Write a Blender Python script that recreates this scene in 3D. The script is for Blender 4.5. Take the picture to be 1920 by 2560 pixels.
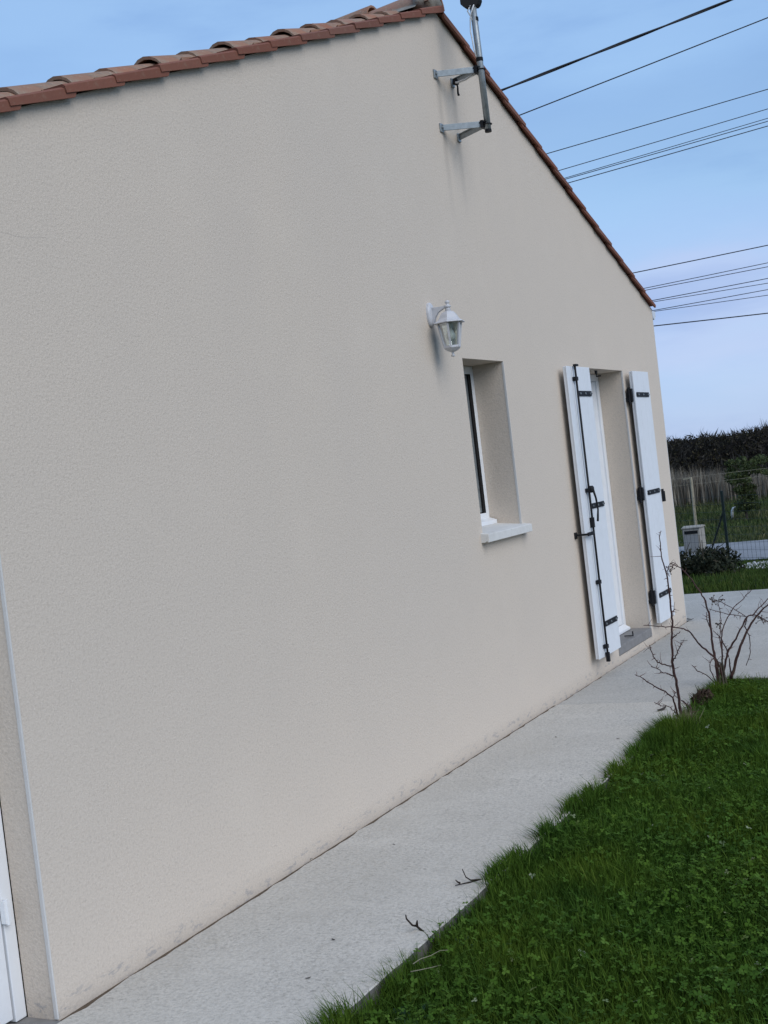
import bpy, bmesh, math, random
import numpy as np
from mathutils import Vector, Matrix, noise as mnoise

for o in list(bpy.data.objects): bpy.data.objects.remove(o)
S = bpy.context.scene
COL = S.collection
R = math.radians

# ------------------------------------------------------------------ camera
cam = bpy.data.cameras.new("camera"); camo = bpy.data.objects.new("camera", cam); COL.objects.link(camo)
cam.sensor_fit = 'HORIZONTAL'; cam.sensor_width = 36.0; cam.lens = 60.0
cam.clip_start = 0.05; cam.clip_end = 3000
_r = Vector((0.4498, -0.8853, -0.1179)); _u = Vector((0.0769, -0.0931, 0.9927)); _f = Vector((0.8898, 0.4556, -0.0263))
_m = Matrix((( _r.x, _u.x, -_f.x), (_r.y, _u.y, -_f.y), (_r.z, _u.z, -_f.z))).to_4x4()
camo.matrix_world = Matrix.Translation((0, -2.855, 1.55)) @ _m
S.camera = camo

# ------------------------------------------------------------------ sky, sun, exposure
SUN_EL, SUN_AZ = 38.0, 205.0        # azimuth clockwise from +y : light comes from behind the camera
w = bpy.data.worlds.new("World"); S.world = w; w.use_nodes = True
nt = w.node_tree; nt.nodes.clear()
def wn(t, **k):
    n = nt.nodes.new(t)
    for a, b in k.items(): setattr(n, a, b)
    return n
out = wn('ShaderNodeOutputWorld'); bg = wn('ShaderNodeBackground'); bg.inputs[1].default_value = 0.125
sky = wn('ShaderNodeTexSky', sky_type='NISHITA'); sky.sun_disc = False
sky.sun_elevation = R(SUN_EL); sky.sun_rotation = R(SUN_AZ)
sky.air_density = 1.0; sky.dust_density = 0.25; sky.ozone_density = 2.0; sky.altitude = 20
tc = wn('ShaderNodeTexCoord'); mp = wn('ShaderNodeMapping'); mp.inputs['Scale'].default_value = (1.0, 1.0, 4.2)
mp.inputs['Location'].default_value = (0.35, 0.1, 0.22)
nz = wn('ShaderNodeTexNoise'); nz.inputs['Scale'].default_value = 2.2; nz.inputs['Detail'].default_value = 6; nz.inputs['Roughness'].default_value = 0.5
L = nt.links.new
# soft layers of thin cloud, the same all round the sky, broken up by noise
sx = wn('ShaderNodeSeparateXYZ'); mad = wn('ShaderNodeMath', operation='MULTIPLY_ADD'); mad.inputs[1].default_value = 0.30; mad.inputs[2].default_value = -0.15
ad = wn('ShaderNodeMath', operation='ADD')
def ramp(stops):
    r = wn('ShaderNodeValToRGB'); r.color_ramp.interpolation = 'EASE'
    while len(r.color_ramp.elements) < len(stops): r.color_ramp.elements.new(.5)
    for e, (p, c) in zip(r.color_ramp.elements, stops): e.position = p; e.color = (*c, 1)
    return r
g1 = lambda v: (v, v, v)
cov = ramp([(0, g1(.80)), (.045, g1(.80)), (.085, g1(.92)), (.14, g1(.55)), (.20, g1(.25)), (.33, g1(.75)), (.6, g1(.6)), (1, g1(.55))])
col = ramp([(0, (.345, .50, .83)), (.04, (.340, .495, .83)), (.088, (.47, .585, .85)), (.14, (.34, .50, .83)), (.22, (.27, .47, .82)), (.34, (.355, .57, .885)), (.6, (.37, .575, .90)), (1, (.36, .56, .90))])
sc = wn('ShaderNodeMixRGB', blend_type='MULTIPLY'); sc.inputs[0].default_value = 1; sc.inputs[2].default_value = (7, 7, 7, 1)
mx = wn('ShaderNodeMixRGB')
L(tc.outputs['Generated'], mp.inputs['Vector']); L(mp.outputs[0], nz.inputs['Vector']); L(tc.outputs['Generated'], sx.inputs[0])
L(nz.outputs[0], mad.inputs[0]); L(mad.outputs[0], ad.inputs[0]); L(sx.outputs['Z'], ad.inputs[1])
L(ad.outputs[0], cov.inputs[0]); L(ad.outputs[0], col.inputs[0]); L(col.outputs[0], sc.inputs[1])
L(cov.outputs[0], mx.inputs[0]); L(sky.outputs[0], mx.inputs[1]); L(sc.outputs[0], mx.inputs[2])
# uneven thin cloud everywhere
n2 = wn('ShaderNodeTexNoise'); n2.inputs['Scale'].default_value = 3.6; n2.inputs['Detail'].default_value = 6; n2.inputs['Roughness'].default_value = 0.55; L(mp.outputs[0], n2.inputs['Vector'])
r2 = ramp([(.30, (.80, .84, .92)), (.50, (.96, .97, .99)), (.72, (1.0, 1.0, 1.0))]); L(n2.outputs[0], r2.inputs[0])
m2 = wn('ShaderNodeMixRGB', blend_type='MULTIPLY'); m2.inputs[0].default_value = 1; L(mx.outputs[0], m2.inputs[1]); L(r2.outputs[0], m2.inputs[2]); L(m2.outputs[0], bg.inputs[0]); L(bg.outputs[0], out.inputs[0])

sl = bpy.data.lights.new("sun", 'SUN'); sl.energy = 1.5; sl.angle = R(48); sl.color = (1.0, 0.97, 0.93)
so = bpy.data.objects.new("sun", sl); COL.objects.link(so)
_a = R(SUN_AZ); _e = R(SUN_EL)
sdir = Vector((math.sin(_a)*math.cos(_e), math.cos(_a)*math.cos(_e), math.sin(_e)))
so.rotation_euler = sdir.to_track_quat('Z', 'Y').to_euler(); so.location = sdir*60
S.view_settings.view_transform = 'Standard'; S.view_settings.look = 'None'
S.view_settings.exposure = 0.3; S.view_settings.gamma = 1.0; S.view_settings.use_curve_mapping = False
S.render.engine = 'CYCLES'
S.cycles.max_bounces = 5; S.cycles.diffuse_bounces = 3; S.cycles.glossy_bounces = 2; S.cycles.transmission_bounces = 2; S.cycles.caustics_reflective = False; S.cycles.caustics_refractive = False; S.cycles.transparent_max_bounces = 12; S.cycles.use_denoising = True

# ------------------------------------------------------------------ helpers
class NT:
    """tiny node-tree writer"""
    def __init__(s, name):
        s.m = bpy.data.materials.new(name); s.m.use_nodes = True
        s.t = s.m.node_tree; s.b = s.t.nodes['Principled BSDF']
        s.out = s.t.nodes['Material Output']; s._tc = None
    def n(s, t, ins=None, **k):
        x = s.t.nodes.new(t)
        for a, b in k.items(): setattr(x, a, b)
        for a, b in (ins or {}).items(): s.put(x.inputs[a], b)
        return x
    def put(s, sock, v):
        if isinstance(v, bpy.types.NodeSocket): s.t.links.new(v, sock)
        elif isinstance(v, (tuple, list)) and len(v) == 3 and sock.type == 'RGBA': sock.default_value = (*v, 1)
        else: sock.default_value = v
    def co(s):
        if not s._tc: s._tc = s.n('ShaderNodeTexCoord')
        return s._tc.outputs['Object']
    def xyz(s):
        return s.n('ShaderNodeSeparateXYZ', {0: s.co()}).outputs
    def noise(s, scale, detail=2, rough=.5, vec=None, stretch=None, off=None):
        v = vec or s.co()
        if stretch or off:
            mp = s.n('ShaderNodeMapping', {'Vector': v})
            if stretch: mp.inputs['Scale'].default_value = stretch
            if off: mp.inputs['Location'].default_value = off
            v = mp.outputs[0]
        return s.n('ShaderNodeTexNoise', {'Vector': v, 'Scale': scale, 'Detail': detail, 'Roughness': rough}).outputs[0]
    def ramp(s, fac, stops):
        r = s.n('ShaderNodeValToRGB', {0: fac}); cr = r.color_ramp
        while len(cr.elements) < len(stops): cr.elements.new(.5)
        for e, (p, c) in zip(cr.elements, stops):
            e.position = p; e.color = (*(c if isinstance(c, (tuple, list)) else (c, c, c)), 1)
        return r.outputs[0]
    def math(s, op, a, b=None, c=None, clamp=False):
        x = s.n('ShaderNodeMath', operation=op, use_clamp=clamp); s.put(x.inputs[0], a)
        if b is not None: s.put(x.inputs[1], b)
        if c is not None: s.put(x.inputs[2], c)
        return x.outputs[0]
    def mix(s, fac, a, b, mode='MIX'):
        x = s.n('ShaderNodeMixRGB', blend_type=mode); s.put(x.inputs[0], fac); s.put(x.inputs[1], a); s.put(x.inputs[2], b)
        return x.outputs[0]
    def bump(s, h, strength, dist):
        x = s.n('ShaderNodeBump', {'Height': h, 'Strength': strength, 'Distance': dist})
        s.t.links.new(x.outputs[0], s.b.inputs['Normal'])
    def base(s, c, rough=.8, spec=.3, metal=0):
        s.put(s.b.inputs['Base Color'], c); s.put(s.b.inputs['Roughness'], rough)
        s.b.inputs['Specular IOR Level'].default_value = spec; s.b.inputs['Metallic'].default_value = metal
        return s.m
M = {}

class MB:
    """collects shapes, builds ONE mesh object in world coordinates"""
    def __init__(s): s.v = []; s.f = []
    def add(s, vs, fs):
        o = len(s.v); s.v += [tuple(p) for p in vs]; s.f += [tuple(i+o for i in f) for f in fs]; return s
    def box(s, x0, x1, y0, y1, z0, z1):
        return s.add([(x0,y0,z0),(x1,y0,z0),(x1,y1,z0),(x0,y1,z0),(x0,y0,z1),(x1,y0,z1),(x1,y1,z1),(x0,y1,z1)],
                     [(0,3,2,1),(4,5,6,7),(0,1,5,4),(1,2,6,5),(2,3,7,6),(3,0,4,7)])
    def obox(s, mat, sx, sy, sz):
        vs = [mat @ Vector((a*sx/2, b*sy/2, c*sz/2)) for c in (-1,1) for b in (-1,1) for a in (-1,1)]
        return s.add(vs, [(0,2,3,1),(4,5,7,6),(0,1,5,4),(1,3,7,5),(3,2,6,7),(2,0,4,6)])
    def bar(s, a, b, w, h, up=(0,0,1)):
        a = Vector(a); b = Vector(b); d = (b-a); l = d.length; d.normalize()
        x = d.cross(Vector(up))
        if x.length < 1e-4: x = d.cross(Vector((1,0,0)))
        x.normalize(); z = x.cross(d)
        m = Matrix((( x.x, d.x, z.x), (x.y, d.y, z.y), (x.z, d.z, z.z))).to_4x4(); m.translation = (a+b)/2
        return s.obox(m, w, l, h)
    def tube(s, pts, r, n=6, cap=True):
        pts = [Vector(p) for p in pts]; k = len(pts)
        rs = r if isinstance(r, (list, tuple)) else [r]*k
        o = len(s.v); up = Vector((.31,.17,.93))
        for i, p in enumerate(pts):
            d = (pts[min(i+1,k-1)]-pts[max(i-1,0)]).normalized()
            x = d.cross(up)
            if x.length < .05: x = d.cross(Vector((1,0,0)))
            x.normalize(); y = d.cross(x)
            for j in range(n):
                a = 2*math.pi*j/n; s.v.append(tuple(p + (x*math.cos(a)+y*math.sin(a))*rs[i]))
        for i in range(k-1):
            for j in range(n):
                s.f.append((o+i*n+j, o+i*n+(j+1)%n, o+(i+1)*n+(j+1)%n, o+(i+1)*n+j))
        if cap:
            s.f.append(tuple(o+j for j in range(n))[::-1]); s.f.append(tuple(o+(k-1)*n+j for j in range(n)))
        return s
    def lathe(s, prof, c, n=16, phase=0):
        o = len(s.v); k = len(prof)
        for (r, z) in prof:
            for j in range(n):
                a = 2*math.pi*j/n+phase; s.v.append((c[0]+r*math.cos(a), c[1]+r*math.sin(a), c[2]+z))
        for i in range(k-1):
            for j in range(n): s.f.append((o+i*n+j, o+i*n+(j+1)%n, o+(i+1)*n+(j+1)%n, o+(i+1)*n+j))
        s.f.append(tuple(o+j for j in range(n))[::-1]); s.f.append(tuple(o+(k-1)*n+j for j in range(n)))
        return s
    def prism(s, poly, f):
        """poly: list of 2-D points; f(p, t) maps to 3-D at t = 0 / 1"""
        n = len(poly); vs = [f(p, 0) for p in poly]+[f(p, 1) for p in poly]
        return s.add(vs, [tuple(range(n))[::-1], tuple(range(n, 2*n))]+[(i, (i+1)%n, n+(i+1)%n, n+i) for i in range(n)])
    def mesh(s, name, mat=None, smooth=False):
        me = bpy.data.meshes.new(name); me.from_pydata(s.v, [], s.f); me.update()
        bm = bmesh.new(); bm.from_mesh(me); bmesh.ops.recalc_face_normals(bm, faces=bm.faces)
        big = [f for f in bm.faces if len(f.verts) > 6]
        if big: bmesh.ops.triangulate(bm, faces=big)
        bm.to_mesh(me); bm.free()
        if mat: me.materials.append(mat)
        if smooth: me.shade_smooth()
        return me
    def build(s, name, mat, parent=None, smooth=False, bevel=0, seg=2):
        o = bpy.data.objects.new(name, s.mesh(name, mat, smooth)); COL.objects.link(o)
        if parent:
            o.parent = parent
            if parent.parent is None and parent.type == 'EMPTY': o.location = -Vector(parent.location)
        if bevel:
            b = o.modifiers.new('bevel', 'BEVEL'); b.width = bevel; b.segments = seg; b.limit_method = 'ANGLE'; b.angle_limit = R(40)
        return o
def tag(o, label, cat, group=None, kind=None):
    o['label'] = label
    if cat: o['category'] = cat
    if group: o['group'] = group
    if kind: o['kind'] = kind
    return o
def empty(name, loc, label, cat, group=None):
    o = bpy.data.objects.new(name, None); COL.objects.link(o); o.location = loc; o.empty_display_size = .2
    return tag(o, label, cat, group)
def struct(o): o['kind'] = 'structure'; return o
def stuff(o): o['kind'] = 'stuff'; return o

# ------------------------------------------------------------------ materials
def mat_wall(name='beige_render'):
    t = NT(name); X, Y, Z = t.xyz()
    big = t.noise(.55, 3, .5); mid = t.noise(3.2, 3, .6); fine = t.noise(150, 2, .6); grain = t.noise(85, 2, .6)
    c = t.mix(t.ramp(big, [(.34, 0), (.68, 1)]), (.705, .600, .490), (.675, .583, .487))
    c = t.mix(t.math('MULTIPLY', t.ramp(mid, [(.4, 0), (.75, 1)]), .22), c, (.61, .53, .445))
    c = t.mix(t.ramp(fine, [(.30, .0), (.72, .75)]), c, (.55, .475, .395))
    c = t.mix(t.ramp(grain, [(.50, 0), (.70, .45)]), c, (.49, .42, .35))
    # faint wash marks and broad uneven drying of the coat
    c = t.mix(t.ramp(t.noise(.9, 5, .6, stretch=(1.6, 1, .35), off=(2, 0, 5)), [(.48, 0), (.72, .17)]), c, (.56, .49, .42))
    c = t.mix(t.ramp(t.noise(1.7, 5, .65, off=(9, 3, 1)), [(.55, 0), (.78, .22)]), c, (.72, .625, .52))
    streak = t.noise(9, 4, .7, stretch=(3.0, 1, .35))
    # weathering streaks down from fixings, the lantern's with its soft shadow painted in (x, top z, half width, length, strength)
    for x0, z0, hw, ln, st in ((6.415, 2.36, .05, .42, .50), (6.885, 3.81, .055, .62, .42), (7.105, 3.80, .06, .72, .36),
                               (6.895, 3.50, .05, .55, .34), (7.10, 3.48, .05, .45, .30), (6.79, 1.125, .04, .10, .35), (7.41, 1.125, .05, .12, .35),
                               (6.985, 4.17, .35, .42, .16), (8.45, .16, .12, .10, .10)):
        a = t.math('SUBTRACT', 1, t.math('DIVIDE', t.math('ABSOLUTE', t.math('SUBTRACT', X, x0)), hw), clamp=True)
        d = t.math('DIVIDE', t.math('SUBTRACT', z0, Z), ln)
        b = t.math('SUBTRACT', 1, d, clamp=True); g = t.math('GREATER_THAN', d, 0)
        a = t.n('ShaderNodeMapRange', {'Value': a}, interpolation_type='SMOOTHSTEP').outputs[0]
        k = t.math('MULTIPLY', t.math('MULTIPLY', a, b), g)
        k = t.math('MULTIPLY', k, t.math('MULTIPLY', t.ramp(streak, [(.25, .35), (.7, 1)]), st), clamp=True)
        c = t.mix(k, c, (.13, .125, .12))
    # chipped and splashed foot of the wall
    foot = t.math('SUBTRACT', 1, t.math('DIVIDE', Z, .085), clamp=True)
    sp = t.math('MULTIPLY', t.ramp(t.noise(22, 4, .7, stretch=(.6, 1, 1.6)), [(.54, 0), (.63, 1)]), t.ramp(foot, [(.10, 0), (.5, .75)]))
    c = t.mix(sp, c, (.36, .34, .33))
    c = t.mix(t.math('MULTIPLY', foot, .25), c, (.42, .34, .26))
    # hairline crack at the left
    cr = t.math('ABSOLUTE', t.math('SUBTRACT', t.math('ADD', Z, t.math('MULTIPLY', t.noise(6, 2), .05)), t.math('ADD', 2.432, t.math('MULTIPLY', X, .02))))
    cr = t.math('MULTIPLY', t.math('LESS_THAN', cr, .0016), t.math('LESS_THAN', X, 3.36))
    c = t.mix(t.math('MULTIPLY', cr, .22), c, (.2, .18, .17))
    h = t.math('ADD', fine, t.math('MULTIPLY', grain, 1.2))
    t.bump(h, .34, .004)
    return t.base(c, .92, .15)
M['wall'] = mat_wall()

def mat_flat(name, col, rough=.6, spec=.3, var=.08, scale=30, bump=0, metal=0, dirt=None):
    t = NT(name)
    c = t.mix(t.ramp(t.noise(scale, 4, .6), [(.3, 0), (.75, 1)]), tuple(x*(1+var*.5) for x in col), tuple(x*(1-var) for x in col))
    if dirt:
        c = t.mix(t.ramp(t.noise(dirt[1], 5, .65), [(.52, 0), (.75, dirt[2])]), c, dirt[0])
    if bump: t.bump(t.noise(scale*6, 2, .5), bump, .002)
    return t.base(c, rough, spec, metal)
M['white'] = mat_flat('white_painted_wood', (.72, .735, .75), .5, .35, .04, 14, .10, dirt=((.55, .55, .54), 7, .12))
M['pvc'] = mat_flat('white_window_frame', (.78, .79, .80), .35, .45, .03, 10)
M['bead'] = mat_flat('white_bead_and_lit_edge', (.62, .60, .57), .6, .2, .04, 20)
M['iron'] = mat_flat('black_iron', (.009, .009, .011), .6, .25, .3, 60, .2, dirt=((.025, .022, .02), 40, .5))
M['lamp'] = mat_flat('aged_white_enamel', (.54, .54, .555), .42, .4, .08, 25, .1, dirt=((.34, .33, .33), 30, .5))
M['galv'] = mat_flat('galvanised_steel', (.30, .325, .33), .42, .5, .22, 35, .15, .55, dirt=((.20, .20, .19), 18, .5))
M['black'] = mat_flat('black_plastic', (.006, .006, .007), .6, .2, .1, 30)
M['cable'] = mat_flat('white_cable', (.66, .66, .66), .5, .3, .1, 30)
M['gutter'] = mat_flat('pale_grey_gutter', (.62, .64, .66), .4, .4, .06, 12)
M['wire'] = mat_flat('dark_wire', (.02, .02, .024), .6, .3, .2, 10)
M['sill'] = mat_flat('pale_cast_stone', (.68, .66, .62), .8, .25, .08, 12, .25, dirt=((.40, .37, .33), 16, .30))
M['step'] = mat_flat('grey_concrete', (.235, .225, .215), .9, .2, .16, 22, .5, dirt=((.14, .13, .125), 9, .45))
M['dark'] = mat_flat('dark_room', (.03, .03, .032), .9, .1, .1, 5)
M['green_post'] = mat_flat('green_fence_paint', (.007, .016, .014), .5, .4, .2, 20)
M['box'] = mat_flat('weathered_concrete_box', (.33, .305, .265), .9, .2, .2, 7, .4, dirt=((.22, .20, .17), 6, .55))
M['boxdoor'] = mat_flat('grey_box_door', (.24, .24, .235), .7, .3, .15, 9)
M['stake'] = mat_flat('bleached_wood', (.34, .30, .22), .9, .2, .25, 20)
M['pipe'] = mat_flat('white_pipe', (.72, .70, .66), .5, .3, .1, 9)

def mat_glass(name, tint=(.9, .94, .94), gloss=.12):
    t = NT(name); t.t.nodes.remove(t.b)
    tr = t.n('ShaderNodeBsdfTransparent', {'Color': tint}); gl = t.n('ShaderNodeBsdfGlossy', {'Color': (.95, .97, 1.0), 'Roughness': .03})
    fr = t.n('ShaderNodeFresnel', {'IOR': 1.5}); f = t.math('ADD', fr.outputs[0], gloss, clamp=True)
    mx = t.n('ShaderNodeMixShader', {0: f, 1: tr.outputs[0], 2: gl.outputs[0]}); t.put(t.out.inputs[0], mx.outputs[0])
    return t.m
M['glass'] = mat_glass('window_glass', (.55, .6, .6), .08)
M['lampglass'] = mat_glass('lantern_glass', (.86, .92, .90), .14)

def mat_tile(name, joined=False):
    t = NT(name)
    rnd = t.n('ShaderNodeObjectInfo').outputs['Random'] if not joined else t.noise(4.2, 1)
    c = t.ramp(rnd, [(0, (.27, .115, .07)), (.25, (.33, .155, .095)), (.5, (.30, .17, .115)), (.75, (.36, .20, .145)), (1, (.24, .12, .085))])
    c = t.mix(t.ramp(t.noise(7, 5, .65), [(.42, 0), (.66, .75)]), c, (.29, .235, .175))
    c = t.mix(t.ramp(t.noise(26, 5, .7), [(.5, 0), (.7, .7)]), c, (.16, .13, .105))
    c = t.mix(t.ramp(t.noise(60, 3, .6), [(.58, 0), (.7, .5)]), c, (.40, .37, .29))
    t.bump(t.noise(90, 4, .6), .4, .003)
    return t.base(c, .88, .2)
M['tile'] = mat_tile('weathered_clay_tile'); M['tilej'] = mat_tile('weathered_clay_tile_field', True)
def mat_verge():
    t = NT('dark_red_verge_tile')
    rnd = t.n('ShaderNodeObjectInfo').outputs['Random']
    c = t.ramp(rnd, [(0, (.19, .072, .047)), (.35, (.225, .090, .060)), (.7, (.18, .075, .052)), (1, (.215, .100, .072))])
    c = t.mix(t.ramp(t.noise(14, 5, .65), [(.45, 0), (.75, .5)]), c, (.16, .075, .052))
    c = t.mix(t.ramp(t.noise(45, 4, .65), [(.56, 0), (.72, .4)]), c, (.25, .16, .11))
    t.bump(t.noise(110, 3, .6), .3, .002)
    return t.base(c, .85, .2)
M['verge'] = mat_verge()
M['mortar'] = mat_flat('grey_mortar', (.27, .25, .215), .95, .1, .3, 18, .9, dirt=((.12, .11, .095), 12, .7))

def mat_concrete(name, col, var):
    t = NT(name)
    brush = t.noise(6.0, 4, .6, stretch=(16, 1.2, 1)); blot = t.noise(1.6, 4, .55); fine = t.noise(70, 3, .7); pit = t.noise(48, 4, .7, stretch=(1.5, .8, 1))
    d = tuple(x*.80 for x in col); l = tuple(min(1, x*1.10) for x in col)
    c = t.mix(t.ramp(blot, [(.3, 0), (.7, 1)]), col, tuple(x*(1-var) for x in col))
    c = t.mix(t.ramp(brush, [(.35, 0), (.7, .5)]), c, l)
    c = t.mix(t.ramp(fine, [(.36, .9), (.56, 0)]), c, tuple(x*.74 for x in col))
    c = t.mix(t.math('MULTIPLY', t.ramp(pit, [(.54, 0), (.62, .95)]), t.ramp(t.noise(2.2, 3, .6, off=(2, 6, 0)), [(.35, .15), (.65, 1)])), c, tuple(x*.50 for x in col))
    c = t.mix(t.ramp(t.noise(15, 6, .75, off=(3, 1, 0)), [(.52, 0), (.66, .7)]), c, tuple(x*.72 for x in col))
    c = t.mix(t.ramp(t.noise(.9, 5, .6, off=(7, 4, 0)), [(.47, 0), (.70, .60)]), c, (col[0]*.78, col[1]*.77, col[2]*.75))
    c = t.mix(t.ramp(t.noise(2.6, 5, .65, stretch=(1.5, .6, 1), off=(1, 8, 0)), [(.52, 0), (.74, .40)]), c, (col[0]*1.12, col[1]*1.12, col[2]*1.12))
    c = t.mix(t.ramp(t.noise(4.5, 6, .7, off=(4, 2, 0)), [(.60, 0), (.74, .40)]), c, (col[0]*.66, col[1]*.64, col[2]*.58))
    t.bump(t.math('ADD', t.math('MULTIPLY', brush, .6), t.math('ADD', fine, t.math('MULTIPLY', pit, -.8))), .7, .006)
    return t.base(c, .92, .15)
M['path'] = mat_concrete('pale_brushed_concrete', (.60, .555, .485), .12)
M['path2'] = mat_concrete('pale_brushed_concrete_terrace', (.515, .485, .435), .16)
M['soil'] = mat_flat('damp_soil', (.055, .042, .03), .95, .1, .4, 14, .8)
M['joint'] = mat_flat('earth_in_joint', (.14, .105, .075), .95, .1, .4, 40, .8)

def mat_ground():
    t = NT('grassy_ground')
    c = t.mix(t.ramp(t.noise(.5, 4, .6), [(.35, 0), (.7, 1)]), (.045, .062, .018), (.075, .075, .03))
    c = t.mix(t.ramp(t.noise(6, 5, .7), [(.4, 0), (.7, .7)]), c, (.035, .045, .016))
    t.bump(t.noise(18, 5, .7), .8, .04)
    return t.base(c, .95, .1)
M['ground'] = mat_ground()
def mat_road():
    t = NT('grey_road_surface')
    c = t.mix(t.ramp(t.noise(1.2, 5, .6, stretch=(1.6, .4, 1)), [(.35, 0), (.7, 1)]), (.27, .275, .285), (.20, .205, .215))
    c = t.mix(t.ramp(t.noise(60, 3, .6), [(.5, 0), (.7, .4)]), c, (.33, .33, .33))
    t.bump(t.noise(90, 3, .6), .4, .006)
    return t.base(c, .9, .2)
M['road'] = mat_road()
M['gravel'] = mat_flat('white_gravel', (.55, .54, .52), .9, .2, .35, 20, .9)

def mat_leafy(name, stops, patch=None, patch_scale=1.6, rough=.75, spec=.10, trans=.25, dark=None):
    """colour per blade from the mesh attribute 'rnd', shifted in patches"""
    t = NT(name)
    a = t.n('ShaderNodeAttribute', attribute_name='rnd').outputs['Fac']
    c = t.ramp(a, stops)
    if patch:
        c = t.mix(t.ramp(t.noise(patch_scale, 4, .6), [(.40, 0), (.62, patch[1])]), c, t.mix(1.0, c, patch[0], 'MULTIPLY'))
    if dark:
        c = t.mix(t.ramp(t.noise(dark[2], 4, .6, off=(5, 2, 0)), [(.46, 0), (.64, dark[1])]), c, t.mix(1.0, c, dark[0], 'MULTIPLY'))
    t.base(c, rough, spec)
    if trans:
        tl = t.n('ShaderNodeBsdfTranslucent', {'Color': c})
        mx = t.n('ShaderNodeMixShader', {0: trans, 1: t.b.outputs[0], 2: tl.outputs[0]}); t.put(t.out.inputs[0], mx.outputs[0])
    return t.m
M['grass'] = mat_leafy('lawn_grass', [(0, (.028, .062, .007)), (.35, (.050, .108, .013)), (.7, (.080, .158, .020)), (.93, (.125, .195, .036)), (1, (.26, .24, .11))], ((1.45, 1.12, .9), .8), 1.5, dark=((.50, .62, .7), .75, 3.1))
M['clover'] = mat_leafy('clover_leaf', [(0, (.030, .070, .009)), (.5, (.058, .124, .016)), (.9, (.094, .172, .030)), (.97, (.13, .19, .07)), (1, (.38, .42, .32))], ((1.3, 1.1, .7), .6), 2.1)
M['weed'] = mat_leafy('weed_leaf', [(0, (.035, .085, .035)), (1, (.075, .14, .07))])
M['fargrass'] = mat_leafy('rough_grass', [(0, (.03, .055, .012)), (.5, (.05, .085, .018)), (.85, (.085, .10, .03)), (1, (.17, .15, .07))], ((1.2, 1.1, .8), .8), .6)
M['meadow'] = mat_leafy('meadow_grass', [(0, (.04, .055, .022)), (.5, (.085, .095, .035)), (.8, (.14, .13, .06)), (1, (.22, .20, .11))], ((.6, .9, .6), .8), .35)
M['reed'] = mat_leafy('dry_reed', [(0, (.09, .076, .06)), (.4, (.19, .165, .13)), (.8, (.29, .26, .205)), (1, (.40, .365, .29))], ((.55, .52, .5), .85), .6, .85, .1, .1)
M['hedge'] = mat_leafy('dark_scrub', [(0, (.014, .013, .011)), (.5, (.034, .031, .026)), (.85, (.066, .060, .048)), (1, (.13, .115, .095))], ((1.3, 1.2, 1.2), .8), .5, .8, .1, .05)
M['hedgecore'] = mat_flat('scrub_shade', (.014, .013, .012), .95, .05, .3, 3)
M['shrub'] = mat_leafy('dark_shrub_leaf', [(0, (.013, .017, .010)), (.6, (.028, .033, .019)), (.93, (.055, .055, .035)), (1, (.10, .085, .06))], None, 1, .8, .12, .12)
M['treeleaf'] = mat_leafy('tree_leaf', [(0, (.04, .055, .018)), (.6, (.07, .09, .028)), (1, (.12, .14, .05))], None, 1, .6, .25, .2)
M['bark'] = mat_flat('tree_bark', (.09, .075, .055), .9, .1, .3, 20, .6)
def mat_rose():
    t = NT('rose_cane'); Z = t.xyz()[2]
    n = t.noise(14, 4, .6)
    c = t.ramp(n, [(.3, (.030, .014, .013)), (.55, (.060, .026, .022)), (.75, (.08, .05, .035))])
    t.bump(t.noise(120, 3, .6), .4, .001)
    return t.base(c, .6, .3)
M['rose'] = mat_rose()
M['thorn'] = mat_flat('rose_thorn', (.12, .06, .05), .6, .3, .3, 40)
M['hip'] = mat_flat('dried_flower_stalk', (.07, .05, .04), .9, .1, .4, 40)
M['dead'] = mat_leafy('dead_leaf', [(0, (.025, .017, .012)), (.5, (.05, .032, .022)), (1, (.10, .07, .05))], None, 1, .9, .1, .05)
M['straw'] = mat_leafy('dry_straw', [(0, (.10, .085, .05)), (.6, (.19, .165, .10)), (1, (.32, .29, .2))], None, 1, .9, .1, .1)
M['twig'] = mat_flat('dark_twig', (.035, .026, .022), .85, .1, .4, 60, .5)
M['palestraw'] = mat_flat('pale_straw', (.24, .22, .15), .8, .2, .2, 60)
M['dryleaf'] = mat_flat('dry_brown_leaf', (.06, .05, .045), .85, .2, .3, 60)
M['slabside'] = mat_flat('stained_slab_edge', (.17, .16, .145), .95, .15, .35, 12, .8, dirt=((.075, .075, .05), 7, .7))
M['scrubleaf'] = mat_leafy('scrub_leaf', [(0, (.016, .016, .010)), (.5, (.038, .036, .022)), (.85, (.07, .062, .04)), (1, (.12, .10, .07))], ((1.5, 1.35, 1.1), .8), .45, .85, .05, .1)
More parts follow.
